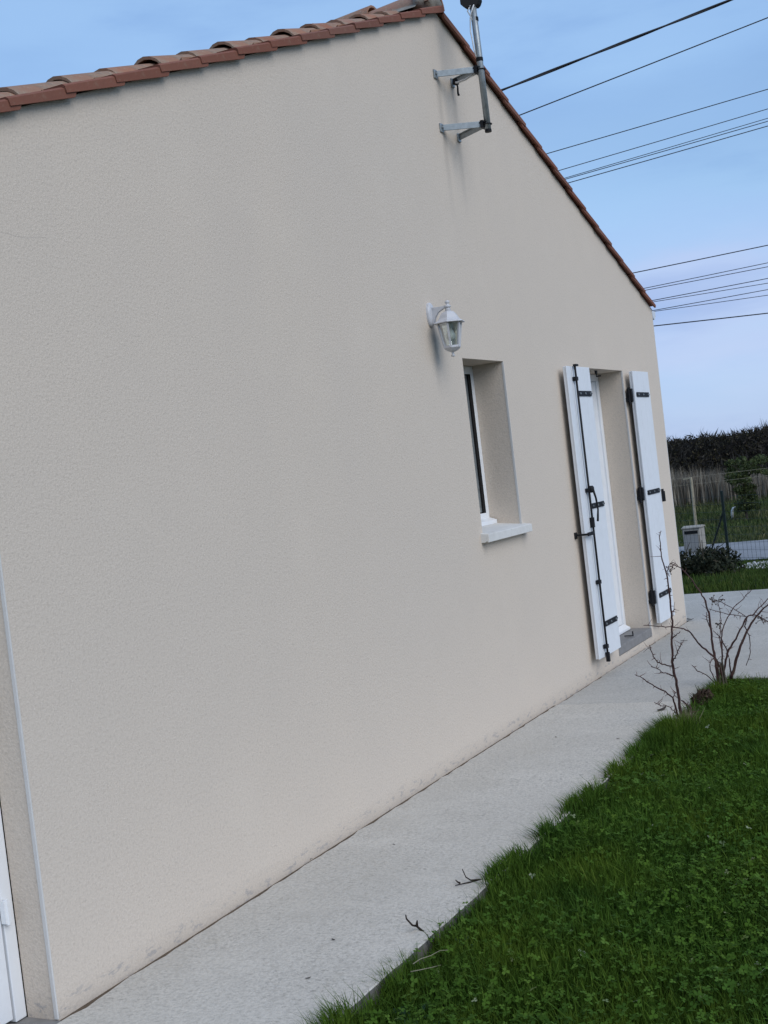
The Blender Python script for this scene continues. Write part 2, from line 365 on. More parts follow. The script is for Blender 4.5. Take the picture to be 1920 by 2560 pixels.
ROSE_A= [[[7.031, -0.958, 0.043], [7.027, -0.959, 0.099], [7.023, -0.958, 0.186], [7.016, -0.953, 0.261], [7.009, -0.947, 0.318], [7.009, -0.956, 0.409], [7.009, -0.963, 0.5], [7.011, -0.974, 0.573], [7.007, -0.976, 0.634], [7.004, -0.976, 0.713], [6.999, -0.975, 0.775], [6.995, -0.977, 0.836], [6.985, -0.966, 0.899], [6.979, -0.963, 0.942], [6.975, -0.964, 0.997], [6.97, -0.965, 1.046], [6.972, -0.979, 1.081]], [[7.021, -0.939, 0.021], [7.003, -0.939, 0.111], [6.983, -0.936, 0.146], [6.949, -0.906, 0.19], [6.907, -0.861, 0.231], [6.872, -0.831, 0.263], [6.843, -0.812, 0.293], [6.811, -0.787, 0.316]], [[7.032, -0.948, 0.258], [7.012, -0.924, 0.275], [6.989, -0.895, 0.287], [6.97, -0.872, 0.316], [6.947, -0.843, 0.333]], [[7.03, -0.94, 0.317], [6.99, -0.906, 0.332], [6.954, -0.881, 0.355], [6.926, -0.868, 0.391], [6.901, -0.864, 0.432], [6.881, -0.867, 0.463]], [[7.032, -0.942, 0.338], [7.01, -0.966, 0.366], [6.987, -0.988, 0.399], [6.965, -1.012, 0.432], [6.94, -1.029, 0.46]], [[7.041, -0.954, 0.465], [7.041, -0.978, 0.488], [7.042, -1.003, 0.508]], [[7.019, -0.934, 0.052], [7.044, -0.917, 0.06], [7.062, -0.884, 0.081], [7.072, -0.838, 0.086], [7.086, -0.798, 0.103]], [[7.018, -0.926, 0.139], [7.059, -0.927, 0.155], [7.099, -0.926, 0.153]], [[7.049, -0.961, 0.604], [7.09, -0.969, 0.622], [7.124, -0.966, 0.624]], [[7.039, -0.968, 0.121], [7.026, -0.999, 0.099], [7.01, -1.025, 0.077], [6.984, -1.031, 0.052]]]
ROSE_B= [[[8.1, -0.922, -0.045], [8.108, -0.928, 0.093], [8.11, -0.926, 0.169], [8.11, -0.918, 0.253], [8.115, -0.918, 0.357], [8.117, -0.915, 0.454], [8.115, -0.903, 0.532], [8.106, -0.881, 0.59], [8.09, -0.842, 0.671], [8.063, -0.782, 0.762], [8.05, -0.753, 0.783], [8.036, -0.723, 0.794]], [[8.108, -0.927, 0.169], [8.083, -0.895, 0.21], [8.053, -0.853, 0.266], [8.03, -0.823, 0.32], [8.012, -0.805, 0.365], [7.98, -0.76, 0.39], [7.94, -0.703, 0.406], [7.898, -0.639, 0.42], [7.85, -0.563, 0.438]], [[8.119, -0.956, 0.02], [8.088, -0.956, 0.089], [8.055, -0.953, 0.15], [8.021, -0.948, 0.191]], [[8.142, -1.0, 0.028], [8.146, -1.034, 0.103], [8.145, -1.06, 0.178], [8.151, -1.098, 0.259], [8.162, -1.146, 0.344], [8.174, -1.197, 0.409], [8.182, -1.241, 0.453], [8.184, -1.275, 0.475], [8.201, -1.337, 0.513], [8.213, -1.39, 0.529]], [[8.12, -0.957, 0.034], [8.128, -0.989, 0.149], [8.129, -1.009, 0.211], [8.145, -1.06, 0.275], [8.16, -1.107, 0.36], [8.166, -1.139, 0.413], [8.175, -1.179, 0.423], [8.18, -1.21, 0.41], [8.193, -1.262, 0.368], [8.201, -1.303, 0.316]], [[8.119, -0.956, 0.02], [8.147, -0.964, 0.175], [8.169, -0.963, 0.276], [8.196, -0.975, 0.341], [8.231, -1.002, 0.404], [8.274, -1.045, 0.465], [8.318, -1.091, 0.502], [8.354, -1.122, 0.534], [8.384, -1.143, 0.553]], [[8.131, -0.968, 0.212], [8.154, -0.957, 0.286], [8.189, -0.969, 0.37], [8.216, -0.965, 0.444], [8.238, -0.953, 0.511]], [[8.145, -1.006, 0.027], [8.166, -1.001, 0.149], [8.181, -0.987, 0.203], [8.193, -0.966, 0.258], [8.202, -0.941, 0.299], [8.207, -0.909, 0.328]], [[8.11, -0.919, 0.357], [8.14, -0.895, 0.41], [8.178, -0.887, 0.454]], [[8.097, -0.913, 0.026], [8.059, -0.896, 0.103], [8.036, -0.907, 0.156], [8.023, -0.94, 0.184]], [[8.097, -0.914, 0.005], [8.058, -0.872, 0.07], [8.018, -0.83, 0.106], [7.989, -0.807, 0.147]], [[8.218, -1.128, 0.406], [8.206, -1.067, 0.453], [8.182, -0.983, 0.517]], [[8.218, -1.128, 0.406], [8.195, -1.019, 0.43], [8.169, -0.906, 0.475]], [[8.218, -1.128, 0.406], [8.23, -1.108, 0.342], [8.259, -1.12, 0.281], [8.28, -1.119, 0.215], [8.294, -1.105, 0.143], [8.3, -1.073, 0.079]], [[8.238, -1.166, 0.415], [8.299, -1.207, 0.459], [8.358, -1.246, 0.494], [8.426, -1.301, 0.534]], [[8.253, -1.195, 0.4], [8.21, -1.221, 0.381], [8.163, -1.241, 0.36]], [[8.039, -0.756, 0.784], [8.029, -0.716, 0.778], [8.032, -0.703, 0.737], [8.046, -0.711, 0.714]], [[8.048, -0.773, 0.775], [8.052, -0.747, 0.801], [8.058, -0.724, 0.795], [8.063, -0.701, 0.761]]]
TWA= [[[3.836, -0.882, -0.02], [3.834, -0.853, -0.004], [3.848, -0.821, 0.012], [3.811, -0.825, 0.028], [3.825, -0.797, 0.044], [3.817, -0.801, 0.06]], [[3.828, -0.832, 0.02], [3.829, -0.834, 0.03], [3.825, -0.838, 0.04]]]
TWB= [[[4.364, -0.843, 0.0], [4.325, -0.821, 0.01], [4.328, -0.801, 0.02], [4.384, -0.763, 0.03]], [[4.353, -0.838, 0.0], [4.304, -0.805, 0.005], [4.261, -0.785, 0.01]], [[4.299, -0.787, 0.006], [4.303, -0.776, 0.009], [4.313, -0.764, 0.012]]]
TWC= [[[6.233, -0.888, -0.01], [6.195, -0.886, 0.02], [6.19, -0.872, 0.05]]]
STRAW= [[[3.531, -0.96, 0.015], [3.571, -0.966, 0.015], [3.605, -0.989, 0.015], [3.647, -1.0, 0.015], [3.657, -1.025, 0.015]], [[3.472, -0.98, 0.015], [3.491, -1.004, 0.015], [3.514, -1.031, 0.015], [3.538, -1.054, 0.015]]]
LEAVES= [[7.354, -0.76], [6.789, -0.78], [9.928, -0.267], [11.112, -0.028], [3.708, -0.569], [4.524, -0.004], [3.395, -0.652], [6.691, -0.334], [4.743, -0.287], [6.633, -0.708]]

# ================================================================== THE SETTING
rng = np.random.default_rng(7); random.seed(7)
def gz(x):                                            # terrain height along x
    if x < 13.12: return -.088
    return float(np.interp(x, [13.12, 13.4, 20, 40, 60], [-.088, -.07, -.5, -.5, -.5]))
xs = [-300, -60, -15, -5, 0, 2, 4, 6, 8, 10, 12, 13.12, 13.4, 14.5, 16, 18, 20, 23, 26, 30, 36, 45, 60, 120, 400, 900]
ys = [-900, -300, -80, -25, -10, -5, -3, -2, -1, 0, 1, 2, 3, 5, 8, 14, 25, 60, 200, 900]
g = MB()
g.add([(x, y, gz(x)) for x in xs for y in ys],
      [(i*len(ys)+j, (i+1)*len(ys)+j, (i+1)*len(ys)+j+1, i*len(ys)+j+1) for i in range(len(xs)-1) for j in range(len(ys)-1)])
struct(g.build('ground', M['ground']))['label'] = 'grass-covered ground falling gently towards the road'

def jitter_poly(pts, amp, step=.06):
    o = []
    for i, a in enumerate(pts):
        b = pts[(i+1) % len(pts)]; l = math.dist(a, b); n = max(1, min(160, int(l/step)))
        nx, ny = (b[1]-a[1])/l, -(b[0]-a[0])/l
        for k in range(n):
            t = k/n; px = a[0]+(b[0]-a[0])*t; py = a[1]+(b[1]-a[1])*t
            am = .013 if -.06 < py < -.005 and px < 11.1 else amp
            j = am*(mnoise.noise((px*9, py*9, 3.1)) + .6*mnoise.noise((px*31, py*31, 7.7)))
            if k == 0: j *= .3
            o.append((px+nx*j, py+ny*j))
    return o
pathroot = bpy.data.objects.new('path', None); COL.objects.link(pathroot); pathroot['kind'] = 'structure'
pathroot['label'] = 'pale concrete path along the gable wall widening into a terrace'
def slab(name, poly, mat, amp=.004):
    P = jitter_poly(poly, amp); n = len(P)
    cx = sum(p[0] for p in P)/n
    vs = [(x, y, -.16) for x, y in P]+[(x, y, -.004) for x, y in P]
    ins = []
    for i, (x, y) in enumerate(P):
        a = Vector(P[i-1]); b = Vector(P[(i+1) % n]); d = (b-a).normalized(); ins.append((x-d.y*.003, y+d.x*.003, 0))
    vs += ins
    m = MB(); m.add(vs, [(i, (i+1)%n, n+(i+1)%n, n+i) for i in range(n)]+[(n+i, n+(i+1)%n, 2*n+(i+1)%n, 2*n+i) for i in range(n)]+[tuple(range(2*n, 3*n))])
    o = m.build(name, mat, pathroot); o.data.materials.append(M['slabside'])
    for f in o.data.polygons:
        if abs(f.normal.z) < .3: f.material_index = 1
    if name == 'concrete_slab' and mat is M['path2']: o.location.z = -.007
    return o
slab('concrete_slab', [(1.0, -.895), (7.612, -.895), (7.590, -.020), (1.0, -.020)], M['path'], .008)
slab('concrete_slab', [(7.624, -.90), (8.33, -.93), (8.33, -7.0), (13.1, -7.0), (13.1, 10.0), (11.135, 10.0), (11.135, -.016), (7.602, -.016)], M['path2'])
m = MB(); m.box(1.0, 7.60, -.08, .05, -.2, -.0065); m.box(7.60, 11.2, -.08, .05, -.2, -.0150); m.box(7.56, 7.66, -.89, -.08, -.2, -.018)
struct(m.build('earth_joint', M['joint']))['label'] = 'brown earth line in the joint between wall and path'
# road across the front
m = MB(); m.add([(21.3+.9*(y-1.4)*.02, y, -.484) for y in (-60, 60)]+[(25.1, y, -.484) for y in (-60, 60)], [(0, 2, 3, 1)])
struct(m.build('road', M['road']))['label'] = 'grey road beyond the wire fence'

# ================================================================== THE HOUSE
XA, ZA, SL = 6.975, 4.200, .354
XR, XL = 11.11, 1.55                                   # right and left ends of the gable
DEP = 10.0
cs = 1/math.sqrt(1+SL*SL); sn = SL*cs
roofz = lambda x: ZA-SL*abs(x-XA)
house = empty('house', (6.975, 0, 0), 'beige rendered house with a tiled gable roof, seen along its gable wall', 'house')

OPEN = [(2.06, 2.963, -.02, 2.05, .125), (6.775, 7.409, 1.17, 2.178, .30), (9.07, 9.985, .045, 2.175, .30)]   # x0 x1 z0 z1 reveal depth
m = MB(); bx = sorted({XL, XR, XA, *[v for o in OPEN for v in o[:2]]})
for a, b in zip(bx, bx[1:]):
    op = [o for o in OPEN if o[0] <= a and o[1] >= b]
    ta, tb = roofz(a), roofz(b)
    if op:
        o = op[0]
        if o[2] > -.02: m.add([(a,0,-.15),(b,0,-.15),(b,0,o[2]),(a,0,o[2])], [(0,1,2,3)])
        m.add([(a,0,o[3]),(b,0,o[3]),(b,0,tb),(a,0,ta)], [(0,1,2,3)])
    else: m.add([(a,0,-.15),(b,0,-.15),(b,0,tb),(a,0,ta)], [(0,1,2,3)])
for x0, x1, z0, z1, d in OPEN:
    m.add([(x0,0,z0),(x0,d,z0),(x0,d,z1),(x0,0,z1)], [(0,1,2,3)]); m.add([(x1,0,z0),(x1,d,z0),(x1,d,z1),(x1,0,z1)], [(0,1,2,3)])
    m.add([(x0,0,z1),(x1,0,z1),(x1,d,z1),(x0,d,z1)], [(0,1,2,3)])
m.build('gable_wall', M['wall'], house)
def sidewall(name, x, z):
    m = MB(); m.add([(x,0,-.15),(x,DEP,-.15),(x,DEP,z),(x,0,z)], [(0,1,2,3)]); return m.build(name, M['wall'], house)
sidewall('side_wall', XR, roofz(XR)); sidewall('side_wall', XL, roofz(XL))
m = MB(); m.add([(XL,DEP,-.15),(XR,DEP,-.15),(XR,DEP,roofz(XR)),(XA,DEP,ZA),(XL,DEP,roofz(XL))], [(0,1,2,3,4)]); m.build('back_wall', M['wall'], house)
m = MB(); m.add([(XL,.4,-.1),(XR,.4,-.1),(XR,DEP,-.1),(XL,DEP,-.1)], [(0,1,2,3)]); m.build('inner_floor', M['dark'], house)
# white angle beads on the reveal edges
def bead(x0, x1, z0, z1, y0=-.0025):
    m = MB(); m.box(x0, x1, y0, .012, z0, z1); return m.build('bead_and_lit_edge', M['bead'], house, bevel=.0015)
bead(2.9583, 2.9650, 0.0, 2.056)
bead(7.4070, 7.4112, 1.172, 2.1755)
bead(9.9825, 9.9865, .048, 2.1725)
bead(XR-.006, XR+.003, -.02, roofz(XR)-.01)  # pale strip painted in for the lit edge of the house corner

# ---- roof
roof_m = MB()
xl_e, xr_e = XL-.05, XR+.03
for y0, y1 in ((.0, DEP),):
    for xa, xb in ((xl_e, XA), (XA, xr_e)):
        roof_m.add([(xa,y0,roofz(xa)+.004),(xb,y0,roofz(xb)+.004),(xb,y1,roofz(xb)+.004),(xa,y1,roofz(xa)+.004)], [(0,1,2,3)])
roof = roof_m.build('roof', M['tilej'], house)
O = Vector((XA, 0, ZA))
def fr(side):                                          # slope frame: down, along the ridge, normal
    return Vector((side*cs, 0, -sn)), Vector((0,1,0)), Vector((side*sn, 0, cs))
GA = .306
PROF = [(y_*1.285, h_*.92) for y_, h_ in [(0,.016),(.012,.004),(.04,0),(.066,.004),(.078,.022),(.092,.044),(.112,.060),(.135,.066),(.158,.060),(.178,.044),(.192,.022),(.205,.004),(.216,-.004)]]
CW = .262
def tile_mesh(side, lift=.0):
    es, ey, en = fr(side); m = MB(); n = len(PROF); L_ = .375; vs = []
    for s_, nn in ((0, .0), (L_, .019)):
        for th in (0, -.013):
            for (y, h) in PROF:
                k = 1.0 if s_ else .9
                vs.append(es*s_ + ey*(.139+(y-.139)*k) + en*(h*k+nn+th))
    f = []
    for i in range(n-1):
        f += [(i, i+1, 2*n+i+1, 2*n+i), (2*n+i, 2*n+i+1, 3*n+i+1, 3*n+i), (n+i, 3*n+i, 3*n+i+1, n+i+1)]
    f += [(0, 2*n, 3*n, n), (n-1, 2*n-1, 4*n-1, 3*n-1)]
    m.add(vs, f); me = m.mesh('roof_tile', M['tile']); me.shade_smooth()
    me.set_sharp_from_angle(angle=R(50)); return me, m
def verge_mesh(side):
    """L-shaped edge tile: skirt on the gable face, flange and half roll on top"""
    es, ey, en = fr(side); m = MB(); L_ = .365
    sec = [(-.040, -.004), (-.026, -.004), (-.024, .014), (.03, .014), (.05, .016), (.062, .008), (.075, .008), (.062, .029), (.03, .028), (-.030, .027), (-.040, .020)]
    n = len(sec); vs = []
    for s_, nn, lo in ((0, -.005, .0), (.014, -.0045, -.006), (L_, .004, 0)):
        for i, (y, h) in enumerate(sec):
            hh = h+nn
            if i in (0, 1): hh = h+nn-.010*(1-s_/L_)+(0.014 if s_ == 0 else 0)      # clipped upper corner of the skirt
            vs.append(es*s_+ey*(y+(.005 if s_ < .1 else 0))+en*hh)
    f = [tuple(range(n))[::-1], tuple(range(2*n, 3*n))]
    for k in range(2):
        for i in range(n): f.append((k*n+i, k*n+(i+1)%n, (k+1)*n+(i+1)%n, (k+1)*n+i))
    m.add(vs, f); return m.mesh('verge_tile', M['verge'])
N_L, N_R, OFF_R = 19, 14, .10
for side, ncourse, off, ncol in ((-1, N_L, 0.0, 8), (1, N_R, OFF_R, 3)):
    es, ey, en = fr(side); tm, raw = tile_mesh(side); vm = verge_mesh(side)
    rest = MB(); allcols = int((DEP-.05)/CW)
    for k in range(1, ncourse+1):
        s0 = off+GA*k                                  # nose position
        o = bpy.data.objects.new('verge_tile', vm); COL.objects.link(o); o.parent = roof
        o.location = O+es*(s0-.365)+en*(.008+random.uniform(-.0015,.0015))+ey*random.uniform(-.0015,.0015)
        for c in range(allcols):
            p = O+es*(s0-.375+random.uniform(-.008,.008))+ey*(.052+c*CW+random.uniform(-.004,.004))+en*(.012+random.uniform(-.003,.004))
            if c < ncol:
                o = bpy.data.objects.new('roof_tile', tm); COL.objects.link(o); o.parent = roof; o.location = p
                o.rotation_euler = (random.uniform(-.02,.02), random.uniform(-.012,.012), random.uniform(-.02,.02))
            else: rest.add([Vector(v)+p for v in raw.v], raw.f)
    ro = rest.build('roof_tile_field', M['tilej'], roof); stuff(ro)
# ridge tiles, bedded in mortar
def ridge_mesh():
    m = MB(); n = 10; vs = []
    for y, r, z in ((0, .118, .0), (.44, .100, -.012)):
        for th in (0, -.014):
            for i in range(n+1):
                a = math.pi*(i/n); vs.append(((r+th)*math.cos(a), y, (r+th)*math.sin(a)*.88+z))
    k = n+1; f = []
    for i in range(n): f += [(i, i+1, 2*k+i+1, 2*k+i), (i, k+i, k+i+1, i+1), (k+i, 3*k+i, 3*k+i+1, k+i+1)]
    m.add(vs, f); me = m.mesh('ridge_tile', M['tile']); me.shade_smooth(); me.set_sharp_from_angle(angle=R(50)); return me
rm = ridge_mesh()
for k in range(25):
    o = bpy.data.objects.new('ridge_tile', rm); COL.objects.link(o); o.parent = roof
    o.location = (XA+random.uniform(-.01,.01), .02+.4*k-.03, ZA+.042+random.uniform(-.006,.006)); o.rotation_euler = (R(-.4), 0, random.uniform(-.015,.015))
def lump(name, c, r, mat, parent, seed, sub=3, amp=.25, fq=9):
    bm = bmesh.new(); bmesh.ops.create_icosphere(bm, subdivisions=sub, radius=1)
    for v in bm.verts:
        d = v.co.copy(); k = 1+amp*mnoise.noise(d*fq*.2+Vector((seed,0,0)))+amp*.5*mnoise.noise(d*fq*.6+Vector((0,seed,0)))
        v.co = Vector((c[0]+d.x*r[0]*k, c[1]+d.y*r[1]*k, c[2]+d.z*r[2]*k))
    me = bpy.data.meshes.new(name); bm.to_mesh(me); bm.free(); me.materials.append(mat); me.shade_smooth()
    o = bpy.data.objects.new(name, me); COL.objects.link(o); o.parent = parent
    if parent and parent.parent is None and parent.type == 'EMPTY': o.location = -Vector(parent.location)
    return o
lump('mortar', (XA, .05, ZA+.065), (.125, .075, .085), M['mortar'], roof, 3, 3, .3, 12)
m = MB(); m2 = MB()
for k in range(60):
    y = .06+k*.16; sx = -1
    m.add([(XA-.15, y, ZA+.01), (XA-.08, y, ZA+.06), (XA-.08, y+.16, ZA+.062), (XA-.15, y+.16, ZA+.008)], [(0,1,2,3)])
    m2.add([(XA+.15, y, ZA+.01), (XA+.08, y, ZA+.06), (XA+.08, y+.16, ZA+.062), (XA+.15, y+.16, ZA+.008)], [(0,1,2,3)])
m.build('mortar_bed', M['mortar'], roof); m2.build('mortar_bed', M['mortar'], roof)
# gutter along the right eave: half-round trough with end cap and bracket
m = MB(); pr = [(11.135+.056*(1-math.cos(a)), 2.725-.075*math.sin(a)) for a in [math.pi*i/10 for i in range(11)]]
pr2 = [(x+(.004 if i < 5 else -.004 if i > 5 else 0), z+.004) for i, (x, z) in enumerate(pr)][::-1]
m.prism(pr+pr2, lambda p, t: (p[0], .012+t*(DEP-.02), p[1]))
gut = m.build('gutter', M['gutter'], house)
m = MB(); m.prism(pr, lambda p, t: (p[0], .004+t*.012, p[1]-.001)); m.build('end_cap', M['gutter'], gut)
m = MB(); m.box(11.113, 11.134, .03, DEP, 2.61, 2.735); m.build('fascia_board', M['pvc'], gut, bevel=.002)

# ---- window with sill
wy = .205
win = MB(); x0, x1, z0, z1 = 6.777, 7.4075, 1.212, 2.176
for a, b, c, d in ((x0, x0+.05, z0, z1), (x1-.045, x1, z0, z1), (x0+.05, x1-.045, z1-.05, z1), (x0+.05, x1-.045, z0, z0+.05)):
    win.box(a, b, wy, wy+.07, c, d)
win = win.build('window', M['pvc'], house, bevel=.003)
m = MB()
for a, b, c, d in ((x0+.056, x0+.11, z0+.056, z1-.056), (x1-.135, x1-.086, z0+.056, z1-.056), (x0+.11, x1-.135, z1-.11, z1-.056), (x0+.11, x1-.135, z0+.056, z0+.11)):
    m.box(a, b, wy+.010, wy+.06, c, d)
m.build('sash', M['galv'], win, bevel=.003)
m = MB(); m.box(x1-.088, x1-.0455, wy+.002, wy+.05, z0+.05, z1-.05); m.build('dark_recess_strip', M['black'], win)  # dark of the recessed glass put in as a black strip
m = MB(); m.box(x0+.10, x1-.13, wy+.036, wy+.042, z0+.10, z1-.10); m.build('pane', M['glass'], win)
m = MB(); m.add([(x0+.002, wy-.05, 1.214), (x1-.012, wy-.05, 1.214), (x1-.012, wy+.0, 1.232), (x0+.002, wy+.0, 1.232), (x0+.002, wy-.05, 1.190), (x1-.012, wy-.05, 1.190), (x1-.012, wy, 1.190), (x0+.002, wy, 1.190)],
               [(0,1,2,3),(4,7,6,5),(0,4,5,1),(1,5,6,2),(2,6,7,3),(3,7,4,0)]); m.build('weather_bar', M['pvc'], win, bevel=.002)
m = MB(); sx0, sx1 = 6.742, 7.452
prof = [(-.050, 1.116), (-.040, 1.116), (-.036, 1.121), (-.030, 1.121), (-.026, 1.116), (.0, 1.114), (.25, 1.114), (.25, 1.200), (.0, 1.171), (-.050, 1.163)]
m.prism(prof, lambda p, t: (sx0+t*(sx1-sx0), p[0], p[1])); m.build('sill', M['sill'], house, bevel=.004)

# ---- french door with threshold
dy = .20; x0, x1, z0, z1 = 9.073, 9.9825, .125, 2.172
m = MB()
for a, b, c, d in ((x0, x0+.055, z0, z1), (x1-.055, x1, z0, z1), (x0+.055, x1-.055, z1-.055, z1), (x0+.055, x1-.055, z0, z0+.03)):
    m.box(a, b, dy, dy+.07, c, d)
door = m.build('french_door', M['pvc'], house, bevel=.003)
m = MB()
for a, b, c, d in ((x0+.057, x0+.16, z0+.034, z1-.058), (x1-.16, x1-.057, z0+.034, z1-.058), (x0+.16, x1-.16, z1-.16, z1-.058), (x0+.16, x1-.16, z0+.034, z0+.22), (x0+.16, x1-.16, .95, 1.05)):
    m.box(a, b, dy+.014, dy+.06, c, d)
m.build('door_leaf', M['pvc'], door, bevel=.004)
for c, d in ((z0+.215, .955), (1.045, z1-.155)):
    m = MB(); m.box(x0+.155, x1-.155, dy+.034, dy+.04, c, d); m.build('pane', M['glass'], door)
m = MB(); m.prism([(dy-.055, .122), (dy, .122), (dy, .165), (dy-.008, .165), (dy-.055, .140)], lambda p, t: (x0+.01+t*(x1-x0-.09), p[0], p[1])); m.build('weather_bar', M['pvc'], door, bevel=.002)
m = MB(); m.box(x1-.5, x1-.46, .06, .07, 2.150, 2.174); m.tube([(x1-.48, .065, 2.155), (x1-.48, .065, 2.13), (x1-.48, .03, 2.13)], .006, 6); m.build('head_stop', M['iron'], door)
m = MB(); m.prism([(9.0715, .046), (9.962, .046), (9.984, .062), (9.984, .121), (9.0715, .121)], lambda p, t: (p[0], -.004+t*.30, p[1]-(0.0 if p[1] < .1 else (1-t)*.008)))
thr = m.build('threshold', M['step'], house, bevel=.006)
m = MB(); m.box(9.523, 9.537, .015, .085, .122, .128); m.box(9.523, 9.537, .015, .021, .128, .158); m.build('floor_stop', M['iron'], thr)

# ---- shutters folded open against the wall
def strap(parent, xa, xb, z, y, point_right=True):
    """iron strap with an arrow tip and three bolt heads"""
    h = .0185; m = MB()
    tip = [(xb-.018, -h), (xb-.018, -h*.55), (xb, 0), (xb-.018, h*.55), (xb-.018, h)]
    pts = [(xa, -h*.7), (xa+.012, -h)]+tip+[(xa+.012, h), (xa, h*.7)]
    m.prism(pts, lambda p, t: (p[0], y-t*.006, z+p[1])); o = m.build('strap_hinge', M['iron'], parent)
    b = MB()
    for k in range(3):
        cx = xa+.05+k*(xb-xa-.1)/2
        b.prism([(cx+.008*math.cos(q*math.pi/3), z+.008*math.sin(q*math.pi/3)) for q in range(6)], lambda p, t: (p[0], y-.005-t*.006, p[1]))
    stuff(b.build('bolt_head', M['galv'], parent)); return o
ZB, ZT, YF, YB = .138, 2.164, -.072, -.040
def shutter(xa, xb, split):
    """split: boundaries of the vertical boards"""
    m = MB(); m.box(xa+.004, xb-.004, YF+.010, YB, ZB+.002, ZT-.002); sh = m.build('shutter', M['white'], house, bevel=.002)
    for a, b, dd in split:
        m = MB(); m.box(a, b, YF+dd, YF+.012, ZB, ZT); m.build('board', M['white'], sh, bevel=.0022)
    return sh
sL = shutter(8.405, 8.905, [(8.405, 8.505, .004), (8.5065, 8.638, 0), (8.6385, 8.772, 0), (8.7725, 8.905, 0)])
sL['label'] = 'white board shutter carrying the long black bolt'
sR = shutter(10.02, 10.482, [(10.02, 10.148, 0), (10.1485, 10.302, 0), (10.3025, 10.482, 0)])
sR['label'] = 'white board shutter nearest the house corner'
for z in (1.975, 1.185, .355):
    strap(sL, 8.57 if z > 1 else 8.565, 8.895, z, YF)
    strap(sR, 10.06, 10.44, z, YF)
    m = MB(); m.box(9.995, 10.034, -.055, -.012, z-.055, z+.05); m.tube([(10.0, -.03, z-.075), (10.0, -.03, z+.06)], .011, 8); m.box(9.992, 10.008, -.03, .03, z-.05, z-.02)
    m.build('hinge_pin', M['iron'], sR, bevel=.003)
    m = MB(); m.tube([(8.925, -.03, z-.075), (8.925, -.03, z+.06)], .011, 8); m.box(8.900, 8.93, -.055, -.012, z-.05, z+.05); m.box(8.917, 8.933, -.03, .03, z-.05, z-.02)
    m.build('hinge_pin', M['iron'], sL, bevel=.003)
m = MB(); xb_ = 8.528; yb_ = YF-.018
m.tube([(xb_, yb_, ZB-.03), (xb_, yb_, ZT+.012)], .0075, 8); bar = m.build('bolt_bar', M['iron'], sL, smooth=True)
m = MB(); m.box(xb_-.012, xb_+.045, yb_-.012, yb_+.01, ZT-.002, ZT+.012); m.build('hook_end', M['iron'], sL)
m = MB(); m.box(xb_-.012, xb_+.012, yb_-.012, yb_+.012, ZB-.035, ZB+.03); m.build('hook_end', M['iron'], sL)
for z in (2.075, 1.30, .66, .21):
    m = MB(); m.box(xb_-.026, xb_+.018, YF-.028, YF+.002, z-.014, z+.014); m.build('bar_guide', M['iron'], sL, bevel=.003)
m = MB(); m.lathe([(.016, -.024), (.022, -.012), (.022, .012), (.014, .024)], (xb_+.01, yb_-.012, 1.305), 10); m.tube([(xb_+.03, yb_-.02, 1.30), (xb_+.055, yb_-.025, 1.24), (xb_+.058, yb_-.03, 1.16), (xb_+.03, yb_-.028, 1.08)], [.008, .007, .0065, .008], 8)
m.build('bolt_handle', M['iron'], sL, smooth=True)
m = MB(); m.box(xb_-.012, xb_+.018, yb_-.01, YF, 1.04, 1.11); m.build('handle_rest', M['iron'], sL, bevel=.003)
def holdback(x, z, xe):
    m = MB(); m.tube([(x, .01, z), (x, -.06, z), (x, -.098, z)], .008, 6); m.box(min(x, xe)-.004, max(x, xe)+.004, -.102, -.09, z-.012, z+.012); m.box(x-.018, x+.018, -.012, -.0, z-.025, z+.02)
    return m.build('shutter_holdback', M['iron'], house, bevel=.002)
holdback(8.385, 1.005, 8.50); 
m = MB(); m.box(10.53, 10.60, -.034, -.012, .985, 1.022); m.tube([(10.565, .01, 1.003), (10.565, -.02, 1.003)], .012, 6); m.build('shutter_holdback', M['iron'], house, bevel=.003)
m = MB(); m.box(10.474, 10.484, -.094, -.074, 1.085, 1.19); m.box(10.505, 10.515, -.094, -.074, 1.085, 1.17); m.box(10.484, 10.505, -.09, -.078, 1.125, 1.14); m.build('latch_plate', M['iron'], sR)

# ---- utility door in the left-hand opening
m = MB(); m.box(2.062, 2.11, .126, .19, 0.0, 2.048); m.box(2.913, 2.961, .126, .19, 0.0, 2.048); m.box(2.11, 2.913, .126, .19, 2.0, 2.048)
ud = m.build('side_door', M['pvc'], house, bevel=.003); ud['label'] = 'white side door at the left edge of the gable wall'
m = MB(); m.box(2.116, 2.907, .138, .182, .012, 1.995); m.build('door_leaf', M['pvc'], ud, bevel=.003)
for a, b, c, d in ((2.116, 2.22, .012, 1.995), (2.80, 2.907, .012, 1.995), (2.22, 2.80, .012, .2), (2.22, 2.80, 1.88, 1.995), (2.22, 2.80, .95, 1.07)):
    m = MB(); m.box(a+.001, b-.001, .130, .139, c+.001, d-.001); m.build('door_rail', M['pvc'], ud, bevel=.002)
for z in (.35, 1.0, 1.7):
    m = MB(); m.box(2.905, 2.930, .108, .127, z-.035, z+.035); m.tube([(2.918, .112, z-.04), (2.918, .112, z+.04)], .008, 8); m.build('hinge', M['pvc'], ud)
m = MB(); m.box(2.06, 2.963, -.012, .19, -.15, -.004); m.build('door_sill', M['step'], ud)

